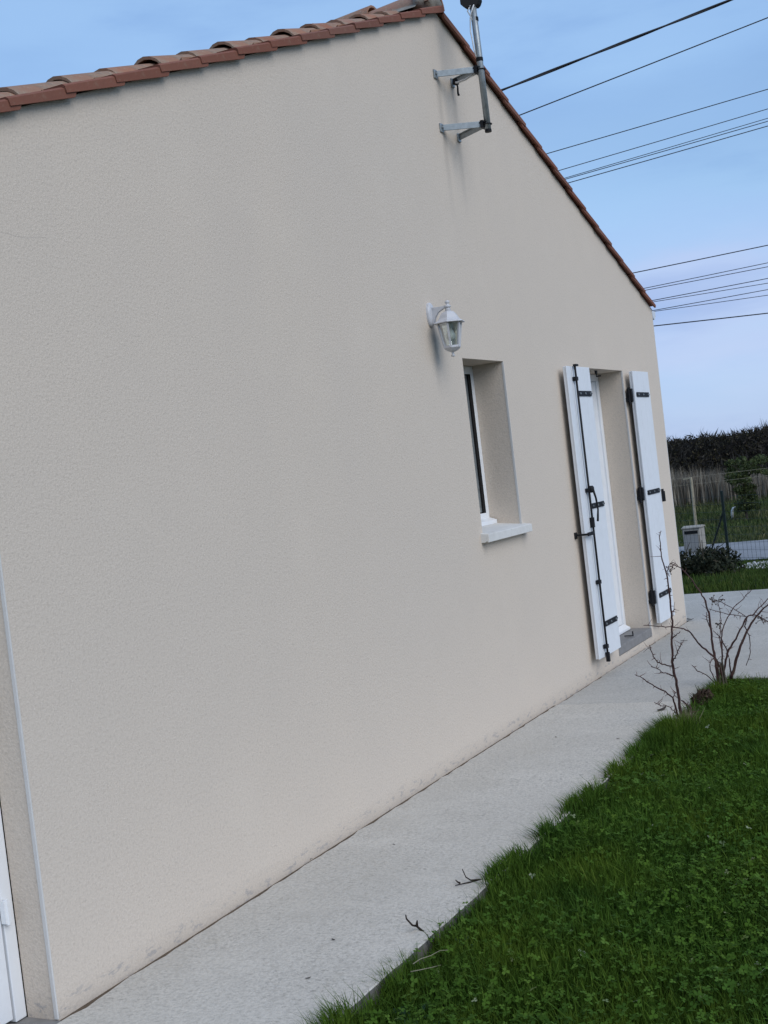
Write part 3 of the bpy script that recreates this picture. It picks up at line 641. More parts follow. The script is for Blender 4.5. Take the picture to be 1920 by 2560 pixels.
# ================================================================== THINGS ON THE WALL
# ---- wall lantern
LX, LZ = 6.39, 0.0
lan = empty('wall_lantern', (LX, 0, 2.40), 'white hexagonal wall lantern hanging from a curved bracket above the window', 'lantern')
m = MB(); pl = []
for i in range(20):
    a = 2*math.pi*i/20; pl.append((.040*math.copysign(abs(math.cos(a))**.8, math.cos(a)), .066*math.sin(a)))
n = len(pl); vs = []
for k, yy in ((1.0, .0), (1.0, -.010), (.88, -.017), (.6, -.021)):
    vs += [(LX+x*k, yy, 2.402+z*k) for x, z in pl]
fs = [tuple(range(3*n, 4*n))]+[(r*n+i, r*n+(i+1)%n, (r+1)*n+(i+1)%n, (r+1)*n+i) for r in range(3) for i in range(n)]
m.add(vs, fs); m.build('wall_plate', M['lamp'], lan, smooth=True)
AY = -.112
m = MB(); m.prism([(-.018, 2.440), (-.05, 2.436), (-.09, 2.436), (AY, 2.440), (AY, 2.424), (-.085, 2.420), (-.055, 2.405), (-.036, 2.380), (-.026, 2.350), (-.018, 2.345)], lambda p, t: (LX-.009+t*.018, p[0], p[1]))
m.build('bracket_arm', M['lamp'], lan, bevel=.003)
c = (LX, AY, 0)
m = MB(); m.lathe([(.004, 2.392), (.017, 2.400), (.014, 2.418), (.013, 2.424), (.018, 2.426), (.018, 2.434), (.010, 2.438), (.007, 2.443), (.012, 2.449), (.013, 2.455), (.009, 2.461), (.002, 2.464)], c, 14); m.build('finial', M['lamp'], lan, smooth=True)
hx = R(14)
m = MB(); m.lathe([(.018, 2.405), (.036, 2.398), (.048, 2.384), (.058, 2.366), (.071, 2.353), (.088, 2.345), (.090, 2.341), (.086, 2.338), (.064, 2.343), (.064, 2.338), (.004, 2.345)], c, 6, hx); m.build('lantern_roof', M['lamp'], lan)
rt, rb, zt, zb = .066, .043, 2.337, 2.212
for i in range(6):
    a = i*math.pi/3+hx; b = a+math.pi/3
    p0 = (LX+rt*math.cos(a), AY+rt*math.sin(a), zt); p1 = (LX+rb*math.cos(a), AY+rb*math.sin(a), zb)
    m = MB(); m.bar(p0, p1, .010, .010, (math.cos(a), math.sin(a), 0)); m.build('frame_bar', M['lamp'], lan)
    q0 = (LX+rt*math.cos(b), AY+rt*math.sin(b), zt); q1 = (LX+rb*math.cos(b), AY+rb*math.sin(b), zb)
    k = .985; sh = lambda p: (LX+(p[0]-LX)*k, AY+(p[1]-AY)*k, p[2])
    m = MB(); m.add([sh(p0), sh(q0), sh(q1), sh(p1)], [(0,1,2,3)]); m.build('pane', M['lampglass'], lan)
m = MB(); m.lathe([(.049, 2.217), (.049, 2.206), (.043, 2.200), (.030, 2.190), (.014, 2.184), (.008, 2.182)], c, 6, hx); m.build('lantern_base', M['lamp'], lan)
m = MB(); m.lathe([(.006, 2.184), (.007, 2.176), (.005, 2.170), (.010, 2.167), (.011, 2.161), (.004, 2.157)], c, 10); m.build('tail_knob', M['lamp'], lan, smooth=True)
m = MB(); m.lathe([(.015, 2.34), (.015, 2.315), (.013, 2.312)], c, 10); m.build('lamp_socket', M['lamp'], lan)
m = MB(); m.lathe([(.010, 2.313), (.014, 2.30), (.023, 2.28), (.025, 2.265), (.020, 2.25), (.008, 2.242)], c, 12); m.build('bulb', M['pipe'], lan, smooth=True)

# ---- aerial mast on two V brackets
PX, PY = 6.982, -.238
mast = empty('aerial_mast', (PX, PY, 3.47), 'grey steel aerial mast on two V brackets below the roof peak', 'mast')
m = MB(); m.tube([(PX, PY, 3.455), (PX-.004, PY+.001, 3.9), (PX-.008, PY+.004, 4.26)], .0185, 14); m.build('pole', M['galv'], mast, smooth=True)
m = MB(); m.tube([(PX, PY, 3.4535), (PX, PY, 3.468)], .0195, 14); m.build('end_cap', M['black'], mast)
for zb, dl, dr in ((3.815, .0, .005), (3.502, .005, -.006)):
    for xw, dz in ((6.862, dl), (7.098, dr)):
        e = (PX+(xw-PX)*.10, PY+.024, zb); a = (xw, -.012, zb+dz)
        m = MB(); m.bar(a, e, .006, .036); d = Vector((xw-PX, .2, 0)).normalized()
        sx = .014 if xw < PX else -.014
        m.bar((a[0]+sx*.5, a[1]-.002, a[2]+.0155), (e[0]+sx*.5, e[1], e[2]+.0155), .016, .005)
        m.build('bracket_arm', M['galv'], mast, bevel=.002)
        m = MB(); m.box(xw-.014 if xw > PX else xw-.028, xw+.028 if xw > PX else xw+.014, -.010, .002, zb+dz-.026, zb+dz+.024); m.tube([(xw+(.012 if xw > PX else -.012), -.004, zb+dz), (xw+(.012 if xw > PX else -.012), -.02, zb+dz)], .008, 6)
        m.build('wall_foot', M['galv'], mast, bevel=.003)
    m = MB(); ring = [(PX+.024*math.cos(t), PY+.024*math.sin(t), zb-.004) for t in [math.pi*2*i/14 for i in range(15)]]
    m.tube(ring, .0035, 6); m.box(PX-.03, PX+.03, PY+.016, PY+.034, zb-.022, zb+.020); m.tube([(PX-.022, PY+.05, zb+.008), (PX-.022, PY-.002, zb+.008)], .004, 6); m.tube([(PX+.022, PY+.05, zb+.008), (PX+.022, PY-.002, zb+.008)], .004, 6)
    m.build('clamp', M['iron'], mast)
for z in (3.868, 4.098):
    m = MB(); m.lathe([(.0195, z-.012), (.0208, z-.01), (.0208, z+.01), (.0195, z+.012)], (PX-.003, PY+.002, 0), 14); m.build('tape_band', M['black'], mast)
m = MB(); m.prism([(-.045, 4.185), (-.028, 4.165), (.03, 4.165), (.044, 4.18), (.052, 4.20), (.052, 4.34), (-.045, 4.34)], lambda p, t: (PX-.035+p[0]*.55+t*.05, PY+.014-p[0], p[1]))
m.build('junction_box', M['black'], mast, bevel=.006)
m = MB(); m.tube([(PX-.03, PY+.01, 4.172), (PX-.032, PY+.03, 4.145), (PX-.024, PY+.02, 4.12), (PX-.022, PY+.012, 4.09)], .004, 6); m.tube([(PX-.03, PY-.012, 4.172), (PX-.028, PY+.012, 4.13), (PX-.024, PY+.022, 4.10), (PX-.026, PY+.028, 4.03), (PX-.028, PY+.022, 3.98), (PX-.026, PY+.02, 3.93), (PX-.022, PY+.012, 3.88)], .004, 6)
m.build('cable', M['cable'], mast, smooth=True)
m = MB(); m.tube([(PX-.01, PY+.03, 3.80), (7.02, -.12, 3.792), (7.06, -.05, 3.80), (7.085, -.03, 3.812)], .0065, 6); m.build('cable', M['cable'], mast, smooth=True)
m = MB(); m.tube([(7.085, -.035, 3.812), (7.088, -.04, 3.785), (7.094, -.035, 3.75), (7.096, -.038, 3.735)], [.006, .005, .006, .008], 6); m.box(7.072, 7.104, -.045, -.02, 3.80, 3.828); m.build('cable_end', M['black'], mast)

# ---- overhead wires (p, q: two points each wire passes through; radius)
WIRES = [((19.112, 4.051, 7.34), (20.846, .72, 8.328), .021, 'thick twisted black cable, topmost of the overhead wires'),
 ((19.211, 3.833, 6.921), (21.089, .226, 7.986), .0095, 'thin black wire just below the thick twisted cable'),
 ((23.22, 4.79, 7.22), (25.20, .967, 7.94), .0085, 'single grey wire spaced midway below the two black cables'),
 ((23.30, 4.62, 6.88), (25.18, 1.0, 7.576), .0075, 'upper wire of the middle bunch of four'),
 ((23.33, 4.556, 6.723), (25.16, 1.017, 7.40), .0065, 'second wire of the middle bunch of four'),
 ((23.33, 4.557, 6.700), (25.16, 1.019, 7.345), .0075, 'third wire of the middle bunch of four'),
 ((23.364, 4.484, 6.63), (25.15, 1.03, 7.256), .0085, 'lowest wire of the middle bunch of four'),
 ((34.70, 6.48, 6.313), (36.43, 3.116, 6.635), .014, 'single wire above the lower wires near the eave'),
 ((34.81, 6.228, 5.862), (36.39, 3.16, 6.158), .010, 'upper wire of the lower bunch near the eave'),
 ((34.82, 6.214, 5.806), (36.38, 3.17, 6.05), .010, 'second wire of the lower bunch near the eave'),
 ((34.87, 6.084, 5.503), (36.36, 3.20, 5.734), .011, 'third wire of the lower bunch near the eave'),
 ((34.89, 6.049, 5.465), (36.35, 3.212, 5.605), .009, 'fourth wire of the lower bunch near the eave'),
 ((34.91, 5.991, 5.237), (36.33, 3.228, 5.43), .010, 'fifth wire of the lower bunch near the eave'),
 ((34.91, 5.995, 5.206), (36.32, 3.243, 5.278), .009, 'sixth wire of the lower bunch near the eave'),
 ((34.82, 6.15, 4.81), (36.28, 3.289, 4.789), .016, 'lowest black wire, just below the gutter end')]
for i, (p, q, r, lab) in enumerate(WIRES):
    p = Vector(p); q = Vector(q); d = q-p; mid = (p+q)/2; pts = []
    for k in range(-14, 15):
        t = k*.5; sag = .010*d.length*(t*t-.25)*.25
        pts.append(mid+d*t+Vector((0, 0, sag)))
    m = MB()
    if i == 0:                                           # two strands twisted round each other
        n = 240; u = Vector((0, 0, 1)); v = d.cross(u).normalized()
        for ph in (0, math.pi):
            P = []
            for k in range(n):
                t = -7+14*k/(n-1); a = k*.55+ph; P.append(mid+d*t+Vector((0, 0, .010*d.length*(t*t-.25)*.25))+u*math.cos(a)*r*.5+v*math.sin(a)*r*.5)
            m.tube(P, r*.72, 5)
    else: m.tube(pts, r, 5)
    tag(m.build('overhead_wire', M['wire'], smooth=True), lab, 'wire', 'overhead wires crossing behind the roof')

# ================================================================== PLANTS
def attr(me, name, vals):
    a = me.attributes.new(name, 'FLOAT', 'POINT'); a.data.foreach_set('value', np.asarray(vals, np.float32))
def np_mesh(name, V, F4=None, F3=None, rnd=None, mat=None):
    me = bpy.data.meshes.new(name); V = np.asarray(V, np.float32)
    n4 = 0 if F4 is None else len(F4); n3 = 0 if F3 is None else len(F3)
    me.vertices.add(len(V)); me.vertices.foreach_set('co', V.ravel())
    idx = np.concatenate([np.asarray(F4, np.int32).ravel() if n4 else np.zeros(0, np.int32), np.asarray(F3, np.int32).ravel() if n3 else np.zeros(0, np.int32)])
    st = np.concatenate([np.arange(n4)*4, n4*4+np.arange(n3)*3]).astype(np.int32)
    me.loops.add(len(idx)); me.loops.foreach_set('vertex_index', idx); me.polygons.add(n4+n3); me.polygons.foreach_set('loop_start', st)
    me.update(calc_edges=True); me.validate()
    if rnd is not None: attr(me, 'rnd', rnd)
    if mat: me.materials.append(mat)
    return me
def link(name, me, parent=None):
    o = bpy.data.objects.new(name, me); COL.objects.link(o)
    if parent:
        o.parent = parent
        if parent.parent is None and parent.type == 'EMPTY': o.location = -Vector(parent.location)
    return o
def blades(P, h, wd, lean, az=None, curl=.35):
    """P (n,3) roots -> verts (n*5), quads, tris"""
    n = len(P); az = rng.uniform(0, 2*np.pi, n) if az is None else az
    d = np.stack([np.cos(az), np.sin(az), np.zeros(n)], 1); sd = np.stack([-np.sin(az+rng.normal(0, .8, n)), np.cos(az), np.zeros(n)], 1)
    sd /= np.linalg.norm(sd, axis=1)[:, None]+1e-9
    up = np.array([0, 0, 1.0]); H = h[:, None]; Wd = wd[:, None]; Ln = lean[:, None]
    m1 = P+up*H*.55+d*H*Ln*.30; tp = P+up*H*(1-.25*Ln*curl)+d*H*Ln
    V = np.stack([P-sd*Wd*.5, P+sd*Wd*.5, m1-sd*Wd*.42, m1+sd*Wd*.42, tp], 1).reshape(-1, 3)
    b = np.arange(n)[:, None]*5
    return V, b+np.array([0, 1, 3, 2]), b+np.array([2, 3, 4])
def vnoise(x, y, sc, off=0):
    return np.array([mnoise.noise((a*sc+off, b*sc, 1.7)) for a, b in zip(x, y)])
def grass_obj(name, P, h, wd, lean, mat, rnd, az=None):
    V, q, t = blades(P, h, wd, lean, az)
    return link(name, np_mesh(name, V, q, t, np.repeat(rnd, 5), mat))

# ---- near lawn
def lawn_pts(n, x0, x1, y0, y1):
    x = rng.uniform(x0, x1, n); y = rng.uniform(y0, y1, n)
    ok = ~((x > 8.30) & (x < 13.12)); return x[ok], y[ok]
xa_, ya_ = lawn_pts(120000, 2.6, 8.33, -2.35, -.905)
# fewer blades far away (they are wider there), and beyond the frame
keep = rng.uniform(0, 1, len(xa_)) < np.interp(xa_, [2.6, 5, 8.3], [1, .9, .75]); xa_, ya_ = xa_[keep], ya_[keep]
xb_2, yb_2 = lawn_pts(26000, 1.2, 8.33, -4.6, -2.3)
x = np.concatenate([xa_, xb_2]); y = np.concatenate([ya_, yb_2])
edge = np.minimum(np.abs(y+.90), np.where(y < -.9, np.abs(8.33-x), 9)); nb = vnoise(x, y, 2.3); nc = vnoise(x, y, 7.0, 5)
h = (.070+.030*nb+.018*nc+rng.normal(0, .012, len(x))).clip(.018, .14)*np.interp(x, [3, 6.5, 8.3], [1, 1.15, 1.25])
tuft = np.exp(-((x-6.75)**2/.10+(y+1.02)**2/.012)); h += tuft*.085
nearedge = edge < .05; h = np.where(nearedge, h*np.where(nc > -.1, 1.2, .85), h)
keep = ~(nearedge & (rng.uniform(0, 1, len(x)) < np.where(nc > -.05, .0, .3)))
x, y, h = x[keep], y[keep], h[keep]
P = np.stack([x, y, -.090+.012*vnoise(x, y, 1.1, 9)], 1)
wd = rng.uniform(.0026, .0062, len(x))*np.interp(x, [3, 8], [1, 1.35])
lean = np.abs(rng.normal(.35, .35, len(x))); rnd = rng.beta(2.2, 2.6, len(x))*.93+(rng.uniform(0, 1, len(x)) < .012)*.1
lawn = tag(grass_obj('lawn_grass', P, h+.012, wd, lean, M['grass'], rnd), 'dense dark green lawn grass beside the path', 'grass', kind='stuff')
# clover leaves through the lawn
def clover(n, x0, x1, y0, y1, sz, mat, hmin, hmax, name):
    x, y = lawn_pts(n, x0, x1, y0, y1); c = vnoise(x, y, 1.7, 3); k = rng.uniform(0, 1, len(x)) < np.clip(.55+1.3*c, .08, 1); x, y = x[k], y[k]; n = len(x)
    z = -.088+rng.uniform(hmin, hmax, n)*(1+.35*vnoise(x, y, 2.3)); Vs = []; rn = rng.beta(2, 2.5, n); lite = rng.uniform(0, 1, n) < .012; rn = np.where(lite, rng.uniform(.96, 1, n), rn*.95)
    a0 = rng.uniform(0, 2*np.pi, n); s = rng.uniform(.6, 1.25, n)*sz; tx = rng.normal(0, .38, n); ty = rng.normal(0, .38, n)
    loc = np.array([(0, 0, 0), (.35, -.34, .05), (.82, -.40, .07), (1.0, -.12, .0), (.92, 0, -.02), (1.0, .12, .0), (.82, .40, .07), (.35, .34, .05)])
    out = []
    for j in range(3):
        a = a0+j*2*np.pi/3; ca, sa = np.cos(a), np.sin(a)
        X = loc[None, :, 0]*ca[:, None]-loc[None, :, 1]*sa[:, None]; Y = loc[None, :, 0]*sa[:, None]+loc[None, :, 1]*ca[:, None]; Zl = np.repeat(loc[None, :, 2], n, 0)
        Zl = Zl+X*tx[:, None]+Y*ty[:, None]
        out.append(np.stack([x[:, None]+X*s[:, None], y[:, None]+Y*s[:, None], z[:, None]+Zl*s[:, None]], 2))
    V = np.stack(out, 1).reshape(-1, 3); b = np.arange(n*3)[:, None]*8
    q = np.concatenate([b+np.array([0, 1, 2, 3]), b+np.array([0, 3, 4, 5]), b+np.array([0, 5, 6, 7])])
    return link(name, np_mesh(name, V, q, None, np.repeat(rn, 24), mat))
tag(clover(24000, 2.6, 8.3, -2.35, -.885, .0115, M['clover'], .055, .100, 'clover'), 'small rounded clover leaves growing through the lawn', 'clover', kind='stuff')
# blades leaning over the path edge
n = 9000; x = rng.uniform(2.6, 8.33, n); c = vnoise(x, x*0, 3.1, 2)+.5*vnoise(x, x*0, 11, 4); k = c+rng.normal(0, .12, len(c)) > .05; x = x[k]; c = c[k]
P = np.stack([x, -.91-rng.uniform(0, .05, len(x)), np.full(len(x), -.10)], 1); az = np.pi/2+rng.normal(0, .8, len(x))
big = np.exp(-((x-6.72)**2/.05)); h = (.095+.10*c.clip(0, .6)+rng.normal(0, .014, len(x))+.05*big).clip(.05, .2)
tag(grass_obj('edge_grass', P, h, rng.uniform(.0026, .0056, len(x)), rng.uniform(.1, .85, len(x)), M['grass'], rng.beta(2.2, 2.6, len(x))*.9, az), 'grass blades leaning over the edge of the path', 'grass', kind='stuff')
n = 1500; x = np.full(n, 8.34)-rng.uniform(0, .08, n); y = rng.uniform(-3.5, -.95, n); k = vnoise(x, y, 5, 4) > -.05; x, y = x[k], y[k]
P = np.stack([x, y, np.full(len(x), -.10)], 1)
tag(grass_obj('edge_grass', P, rng.uniform(.09, .18, len(x)), rng.uniform(.003, .006, len(x)), rng.uniform(.1, .7, len(x)), M['grass'], rng.beta(2.2, 2.6, len(x))*.9), 'grass blades standing along the terrace edge', 'grass', kind='stuff')

# clumps spilling over the edge onto the concrete
SP = [(3.12, -.90, .05), (4.42, -.875, .07), (4.58, -.885, .06), (4.95, -.885, .06), (5.35, -.875, .08), (5.55, -.89, .05), (5.95, -.885, .06), (6.3, -.885, .07), (6.62, -.88, .09), (6.85, -.89, .08)]
P = []; 
for cx, cy, rr in SP:
    n = int(rr*5200); yy = rng.uniform(-.945, cy+rr*.15, n); P.append(np.stack([cx+rng.normal(0, rr*(1.5-.9*(yy+.945)/(cy+rr*.15+.945)), n), yy, np.where(yy < -.9, -.07, -.008)], 1))
P = np.concatenate(P); n = len(P)
tag(grass_obj('spilling_grass', P, np.where(P[:, 1] < -.9, rng.uniform(.08, .15, n), rng.uniform(.025, .07, n)), rng.uniform(.0028, .006, n), rng.uniform(.15, 1.0, n), M['grass'], rng.beta(2.2, 2.6, n)*.93, np.pi/2+rng.normal(0, 1.1, n)), 'clumps of grass spilling over the path edge onto the concrete', 'grass', kind='stuff')
# ---- broad-leaved weeds at the path edge
def weed(c, nl, size, label):
    t = empty('broad_leaved_weed', c, label, 'weed', 'weeds along the path edge')
    for k in range(nl):
        a = 2*math.pi*k/nl+random.uniform(-.4, .4); L_ = size*random.uniform(.7, 1.15); wv = L_*.34; vs = []; prof = [(0, .10), (.15, .3), (.35, .8), (.55, 1), (.75, .85), (.9, .5), (1, .05)]
        for u, w_ in prof:
            up = .5*L_*u*(1-.55*u)*random.uniform(.95, 1.05)+.01; r_ = L_*u
            for s_ in (-1, 0, 1):
                vs.append((c[0]+math.cos(a)*r_-math.sin(a)*s_*w_*wv*.5, c[1]+math.sin(a)*r_+math.cos(a)*s_*w_*wv*.5, c[2]+up+abs(s_)*w_*wv*.13))
        f = [(i*3+j, i*3+j+1, i*3+j+4, i*3+j+3) for i in range(len(prof)-1) for j in range(2)]
        m = MB(); m.add(vs, f); o = m.build('leaf', M['weed'], t, smooth=True); attr(o.data, 'rnd', [random.random()]*len(vs))
weed((3.33, -1.05, -.075), 7, .085, 'low rosette of broad grey-green leaves at the bottom edge of the path')
weed((3.21, -1.13, -.075), 6, .10, 'second broad-leaved rosette nearest the bottom edge of the picture')
weed((3.84, -1.00, -.055), 5, .06, 'small broad-leaved weed beside the dark upright twig')
weed((7.55, -1.30, -.055), 7, .075, 'pale green weed rosette in the grass below the bare rose stem')

# ---- bare rose bushes
def rose(name, stems, base, label, r0, r1, heads, seed):
    rnd_ = random.Random(seed); t = empty(name, base, label, 'rose bush', 'bare rose bushes beside the path')
    for i, P in enumerate(stems):
        # finer, slightly wavy path
        Q = []
        for a, b in zip(P, P[1:]):
            a = Vector(a); b = Vector(b)
            for k in range(3): Q.append(a.lerp(b, k/3)+Vector([rnd_.uniform(-.003, .003) for _ in range(3)]))
        Q.append(Vector(P[-1])); n = len(Q)
        ra = r0[i] if i < len(r0) else r0[-1]; rb = r1
        rad = [(ra+(rb-ra)*k/(n-1))*(1+.18*rnd_.random()) for k in range(n)]
        m = MB(); m.tube(Q, rad, 6); m.build('stem' if i == 0 else 'branch', M['rose'], t, smooth=True)
        th = MB()
        for k in range(1, n-1):
            if rnd_.random() < .55:
                d = (Q[k+1]-Q[k-1]).normalized(); s_ = d.cross(Vector((rnd_.uniform(-1, 1), rnd_.uniform(-1, 1), rnd_.uniform(-1, 1)))).normalized()
                th.tube([Q[k], Q[k]+s_*rnd_.uniform(.010, .026)-Vector((0, 0, .003))], [.0028, .0006], 4, False)
        for k in range(2, n-1):
            if rnd_.random() < .30:
                e0 = Q[k]; dv = Vector((rnd_.gauss(0, .6), rnd_.gauss(0, .6), rnd_.gauss(.6, .5))).normalized(); ll = rnd_.uniform(.02, .075)
                th.tube([e0, e0+dv*ll*.5+Vector((rnd_.uniform(-.006, .006), rnd_.uniform(-.006, .006), 0)), e0+dv*ll], [.0018, .0014, .0006], 4, False)
        if th.v: stuff(th.build('thorns', M['thorn'], t))
    for (hx_, hy, hz, s_) in heads:
        m = MB()
        for k in range(9):
            d = Vector((rnd_.gauss(0, 1), rnd_.gauss(0, 1), rnd_.gauss(.3, .8))).normalized(); e = Vector((hx_, hy, hz))+d*s_*rnd_.uniform(.5, 1)
            m.tube([(hx_, hy, hz), (Vector((hx_, hy, hz))+e)/2+Vector((0, 0, .006)), e], .0016, 4); m.lathe([(.001, -.004), (.005, 0), (.003, .005)], e, 5)
        m.build('dried_flower_head', M['hip'], t)
    return t
rose('rose_bush', ROSE_A, (7.03, -.955, -.07), 'single upright thorny bare rose stem in front of the right shutter', [.0080, .005, .0038, .0036, .0034, .0026, .0026, .0026, .0026, .004], .0018,
     [], 3)
rose('rose_bush', ROSE_B, (8.12, -.95, -.07), 'bare rose bush with many arching red-brown canes at the terrace corner', [.0085, .006, .0065, .0095, .007, .005, .0032, .005, .0032, .0032, .0032, .0022, .0022, .0036, .004, .0022, .0022, .0022], .0020,
     [(8.238, -.953, .515, .05), (8.145, -.94, .52, .045), (8.135, -.967, .372, .03), (8.04, -.72, .74, .05), (8.21, -1.22, .38, .045)], 8)
# woody stump of the rose by the lawn corner
m = MB()
for k in range(7):
    a = k*.9; m.tube([(8.12+.03*math.cos(a), -.955+.03*math.sin(a), -.08), (8.12+.018*math.cos(a), -.95+.022*math.sin(a), .06), (8.12+.012*math.cos(a), -.945+.02*math.sin(a), .12+.02*(k % 3))], [.008, .006, .005], 6)
# (kept with the bush it belongs to)
m.build('stump', M['bark'], [o for o in bpy.data.objects if o.name == 'rose_bush.001'][0])

def leaf_clump(name, c, rad, n, size, mat, label, cat, upright=.0, stems=10):
    P = rng.normal(0, 1, (n, 3)); P /= np.linalg.norm(P, axis=1)[:, None]; P = np.array(c)+P*np.array(rad)*rng.uniform(.2, 1, (n, 1))**.5; P[:, 2] = np.maximum(P[:, 2], c[2]-rad[2]*.4)
    A = rng.normal(0, 1, (n, 3)); A /= np.linalg.norm(A, axis=1)[:, None]; B = np.cross(A, rng.normal(0, 1, (n, 3))); B /= np.linalg.norm(B, axis=1)[:, None]; s = (size*rng.uniform(.5, 1.3, n))[:, None]; Cn = np.cross(A, B)
    V = np.stack([P-A*s, P-B*s*.45+Cn*s*.2, P+A*s, P+B*s*.45+Cn*s*.2], 1).reshape(-1, 3); q = np.arange(n)[:, None]*4+np.array([0, 1, 2, 3])
    t = empty(name, c, label, cat); link('leaves', np_mesh('leaves', V, q, None, np.repeat(rng.uniform(0, 1, n), 4), mat), t)['kind'] = 'stuff'
    m = MB()
    for k in range(stems):
        a = random.uniform(0, 6.28); e = Vector((c[0]+rad[0]*math.cos(a)*random.uniform(.3, 1.2), c[1]+rad[1]*math.sin(a)*random.uniform(.3, 1.2), c[2]+rad[2]*random.uniform(.6, 1.7)))
        b = Vector((c[0]+random.uniform(-.3, .3)*rad[0], c[1]+random.uniform(-.3, .3)*rad[1], c[2]-rad[2])); m.tube([b, (b+e)/2+Vector((random.uniform(-.02, .02), random.uniform(-.02, .02), 0)), e], [.003, .0022, .0012], 4)
    m.build('stems', M['twig'], t); return t
leaf_clump('withered_plant', (7.62, -.935, .0), (.20, .05, .055), 420, .018, M['dead'], 'withered brown leafy plant lying between the two rose bushes', 'plant', stems=16)
# straw tuft at the foot of the single rose stem
n = 260; P = np.stack([6.97+rng.normal(0, .05, n), -1.0+rng.normal(0, .025, n), np.full(n, -.075)], 1)
tag(grass_obj('straw_tuft', P, rng.uniform(.08, .19, n), rng.uniform(.003, .006, n), rng.uniform(.05, .6, n), M['straw'], rng.uniform(0, 1, n)), 'tuft of dry straw at the foot of the single rose stem', 'dry grass')
# ---- twigs, straws, fallen leaves
def twig(paths, r, mat, label, name='twig', cat='twig', group='twigs lying at the path edge'):
    m = MB()
    for P in paths: m.tube(P, [r*(1-.6*k/(len(P)-1)) for k in range(len(P))], 5)
    return tag(m.build(name, mat, smooth=True), label, cat, group)
TWA[0] = [[3.80, -.96, -.07]]+TWA[0]; TWB[0] = [[4.40, -.93, -.05]]+TWB[0]; TWB[1] = [[4.40, -.92, -.05]]+TWB[1]
twig(TWA, .0060, M['twig'], 'crooked dark twig rising from the grass over the near path edge')
twig(TWB, .0042, M['twig'], 'forked thin twig lying on the path edge further along')
twig(TWC, .004, M['twig'], 'short thin twig leaning out of the grass halfway along the path')
twig(STRAW[:1], .0020, M['palestraw'], 'upper pale straw stalk lying on the grass', 'straw_stalk', 'straw', 'pale straw stalks')
twig(STRAW[1:], .0020, M['palestraw'], 'lower pale straw stalk lying on the grass', 'straw_stalk', 'straw', 'pale straw stalks')
LLAB = ['curled dark leaf on the path just before the slab joint', 'tiny dark leaf on the path beside the tall grass tuft', 'dark leaf on the terrace below the right shutter', 'dark leaf on the terrace at the house corner', 'small dark leaf in the middle of the near path', 'dark crumb lying in the joint at the wall foot', 'small dark leaf near the bottom of the path', 'small dark leaf on the path below the window', 'dark speck of leaf on the path close to the wall', 'small dark leaf on the path beyond the window']
LSZ = [.045, .014, .03, .05, .010, .008, .010, .010, .008, .012]
for (x, y), lab, s in zip(LEAVES, LLAB, LSZ):
    a = random.uniform(0, 3); m = MB(); vs = []
    for u, w_ in ((-1, .08), (-.4, .6), (.2, .7), (.75, .4), (1, .05)):
        for q in (-1, 0, 1): vs.append((x+s*(u*math.cos(a)-q*w_*.55*math.sin(a)), y+s*(u*math.sin(a)+q*w_*.55*math.cos(a)), .002+s*(.10*abs(q)+.18*u*u)))
    m.add(vs, [(i*3+j, i*3+j+1, i*3+j+4, i*3+j+3) for i in range(4) for j in range(2)])
    tag(m.build('fallen_leaf', M['dryleaf']), lab, 'leaf', 'fallen leaves on the path')

# ================================================================== BACKGROUND
# lawn strip beyond the terrace
n = 42000; x = rng.uniform(13.13, 20.9, n); y = rng.uniform(-4, 7.5, n); z = np.interp(x, [13.12, 13.4, 20, 40], [-.075, -.07, -.5, -.5])
k = rng.uniform(0, 1, n) < np.where((y > -1.5) & (y < 4), 1, .5); x, y, z = x[k], y[k], z[k]
tag(grass_obj('far_lawn_grass', np.stack([x, y, z], 1), rng.uniform(.05, .12, len(x)), rng.uniform(.008, .018, len(x)), np.abs(rng.normal(.3, .3, len(x))), M['fargrass'], rng.beta(2, 3, len(x))), 'green grass strip sloping down beyond the terrace', 'grass', kind='stuff')
# meadow beyond the road
n = 52000; x = rng.uniform(25.05, 40, n); y = rng.uniform(-8, 16, n)
tag(grass_obj('meadow_grass', np.stack([x, y, np.full(n, -.5)], 1), rng.uniform(.06, .20, n)*np.interp(x, [25, 31, 37, 40], [.6, .8, 1.5, 2.2]), rng.uniform(.015, .035, n), np.abs(rng.normal(.35, .35, n)), M['meadow'], rng.beta(2, 2.2, n)), 'rough meadow grass between the road and the reeds', 'grass', kind='stuff')
n = 22000; x = rng.uniform(38.5, 42.5, n); y = rng.uniform(-14, 24, n); hh = (.85+.35*vnoise(x, y, .35)+rng.normal(0, .12, n)+.10*(y-5).clip(-3, 6)).clip(.3, 2.0)
tag(grass_obj('dry_reeds', np.stack([x, y, np.full(n, -.5)], 1), hh, rng.uniform(.015, .04, n), np.abs(rng.normal(.08, .10, n)), M['reed'], rng.beta(2, 2, n)), 'band of dry beige reeds in front of the dark hedge', 'reeds', kind='stuff')
def leaves_mesh(P, size, mat, name='crown'):
    n = len(P); A = rng.normal(0, 1, (n, 3)); A /= np.linalg.norm(A, axis=1)[:, None]; B = np.cross(A, rng.normal(0, 1, (n, 3))); B /= np.linalg.norm(B, axis=1)[:, None]; s = (size*rng.uniform(.55, 1.35, n))[:, None]
    V = np.stack([P-A*s, P-B*s*.5, P+A*s, P+B*s*.5], 1).reshape(-1, 3)
    return np_mesh(name, V, np.arange(n)[:, None]*4+np.array([0, 1, 2, 3]), None, np.repeat(rng.beta(2, 2, n), 4), mat)
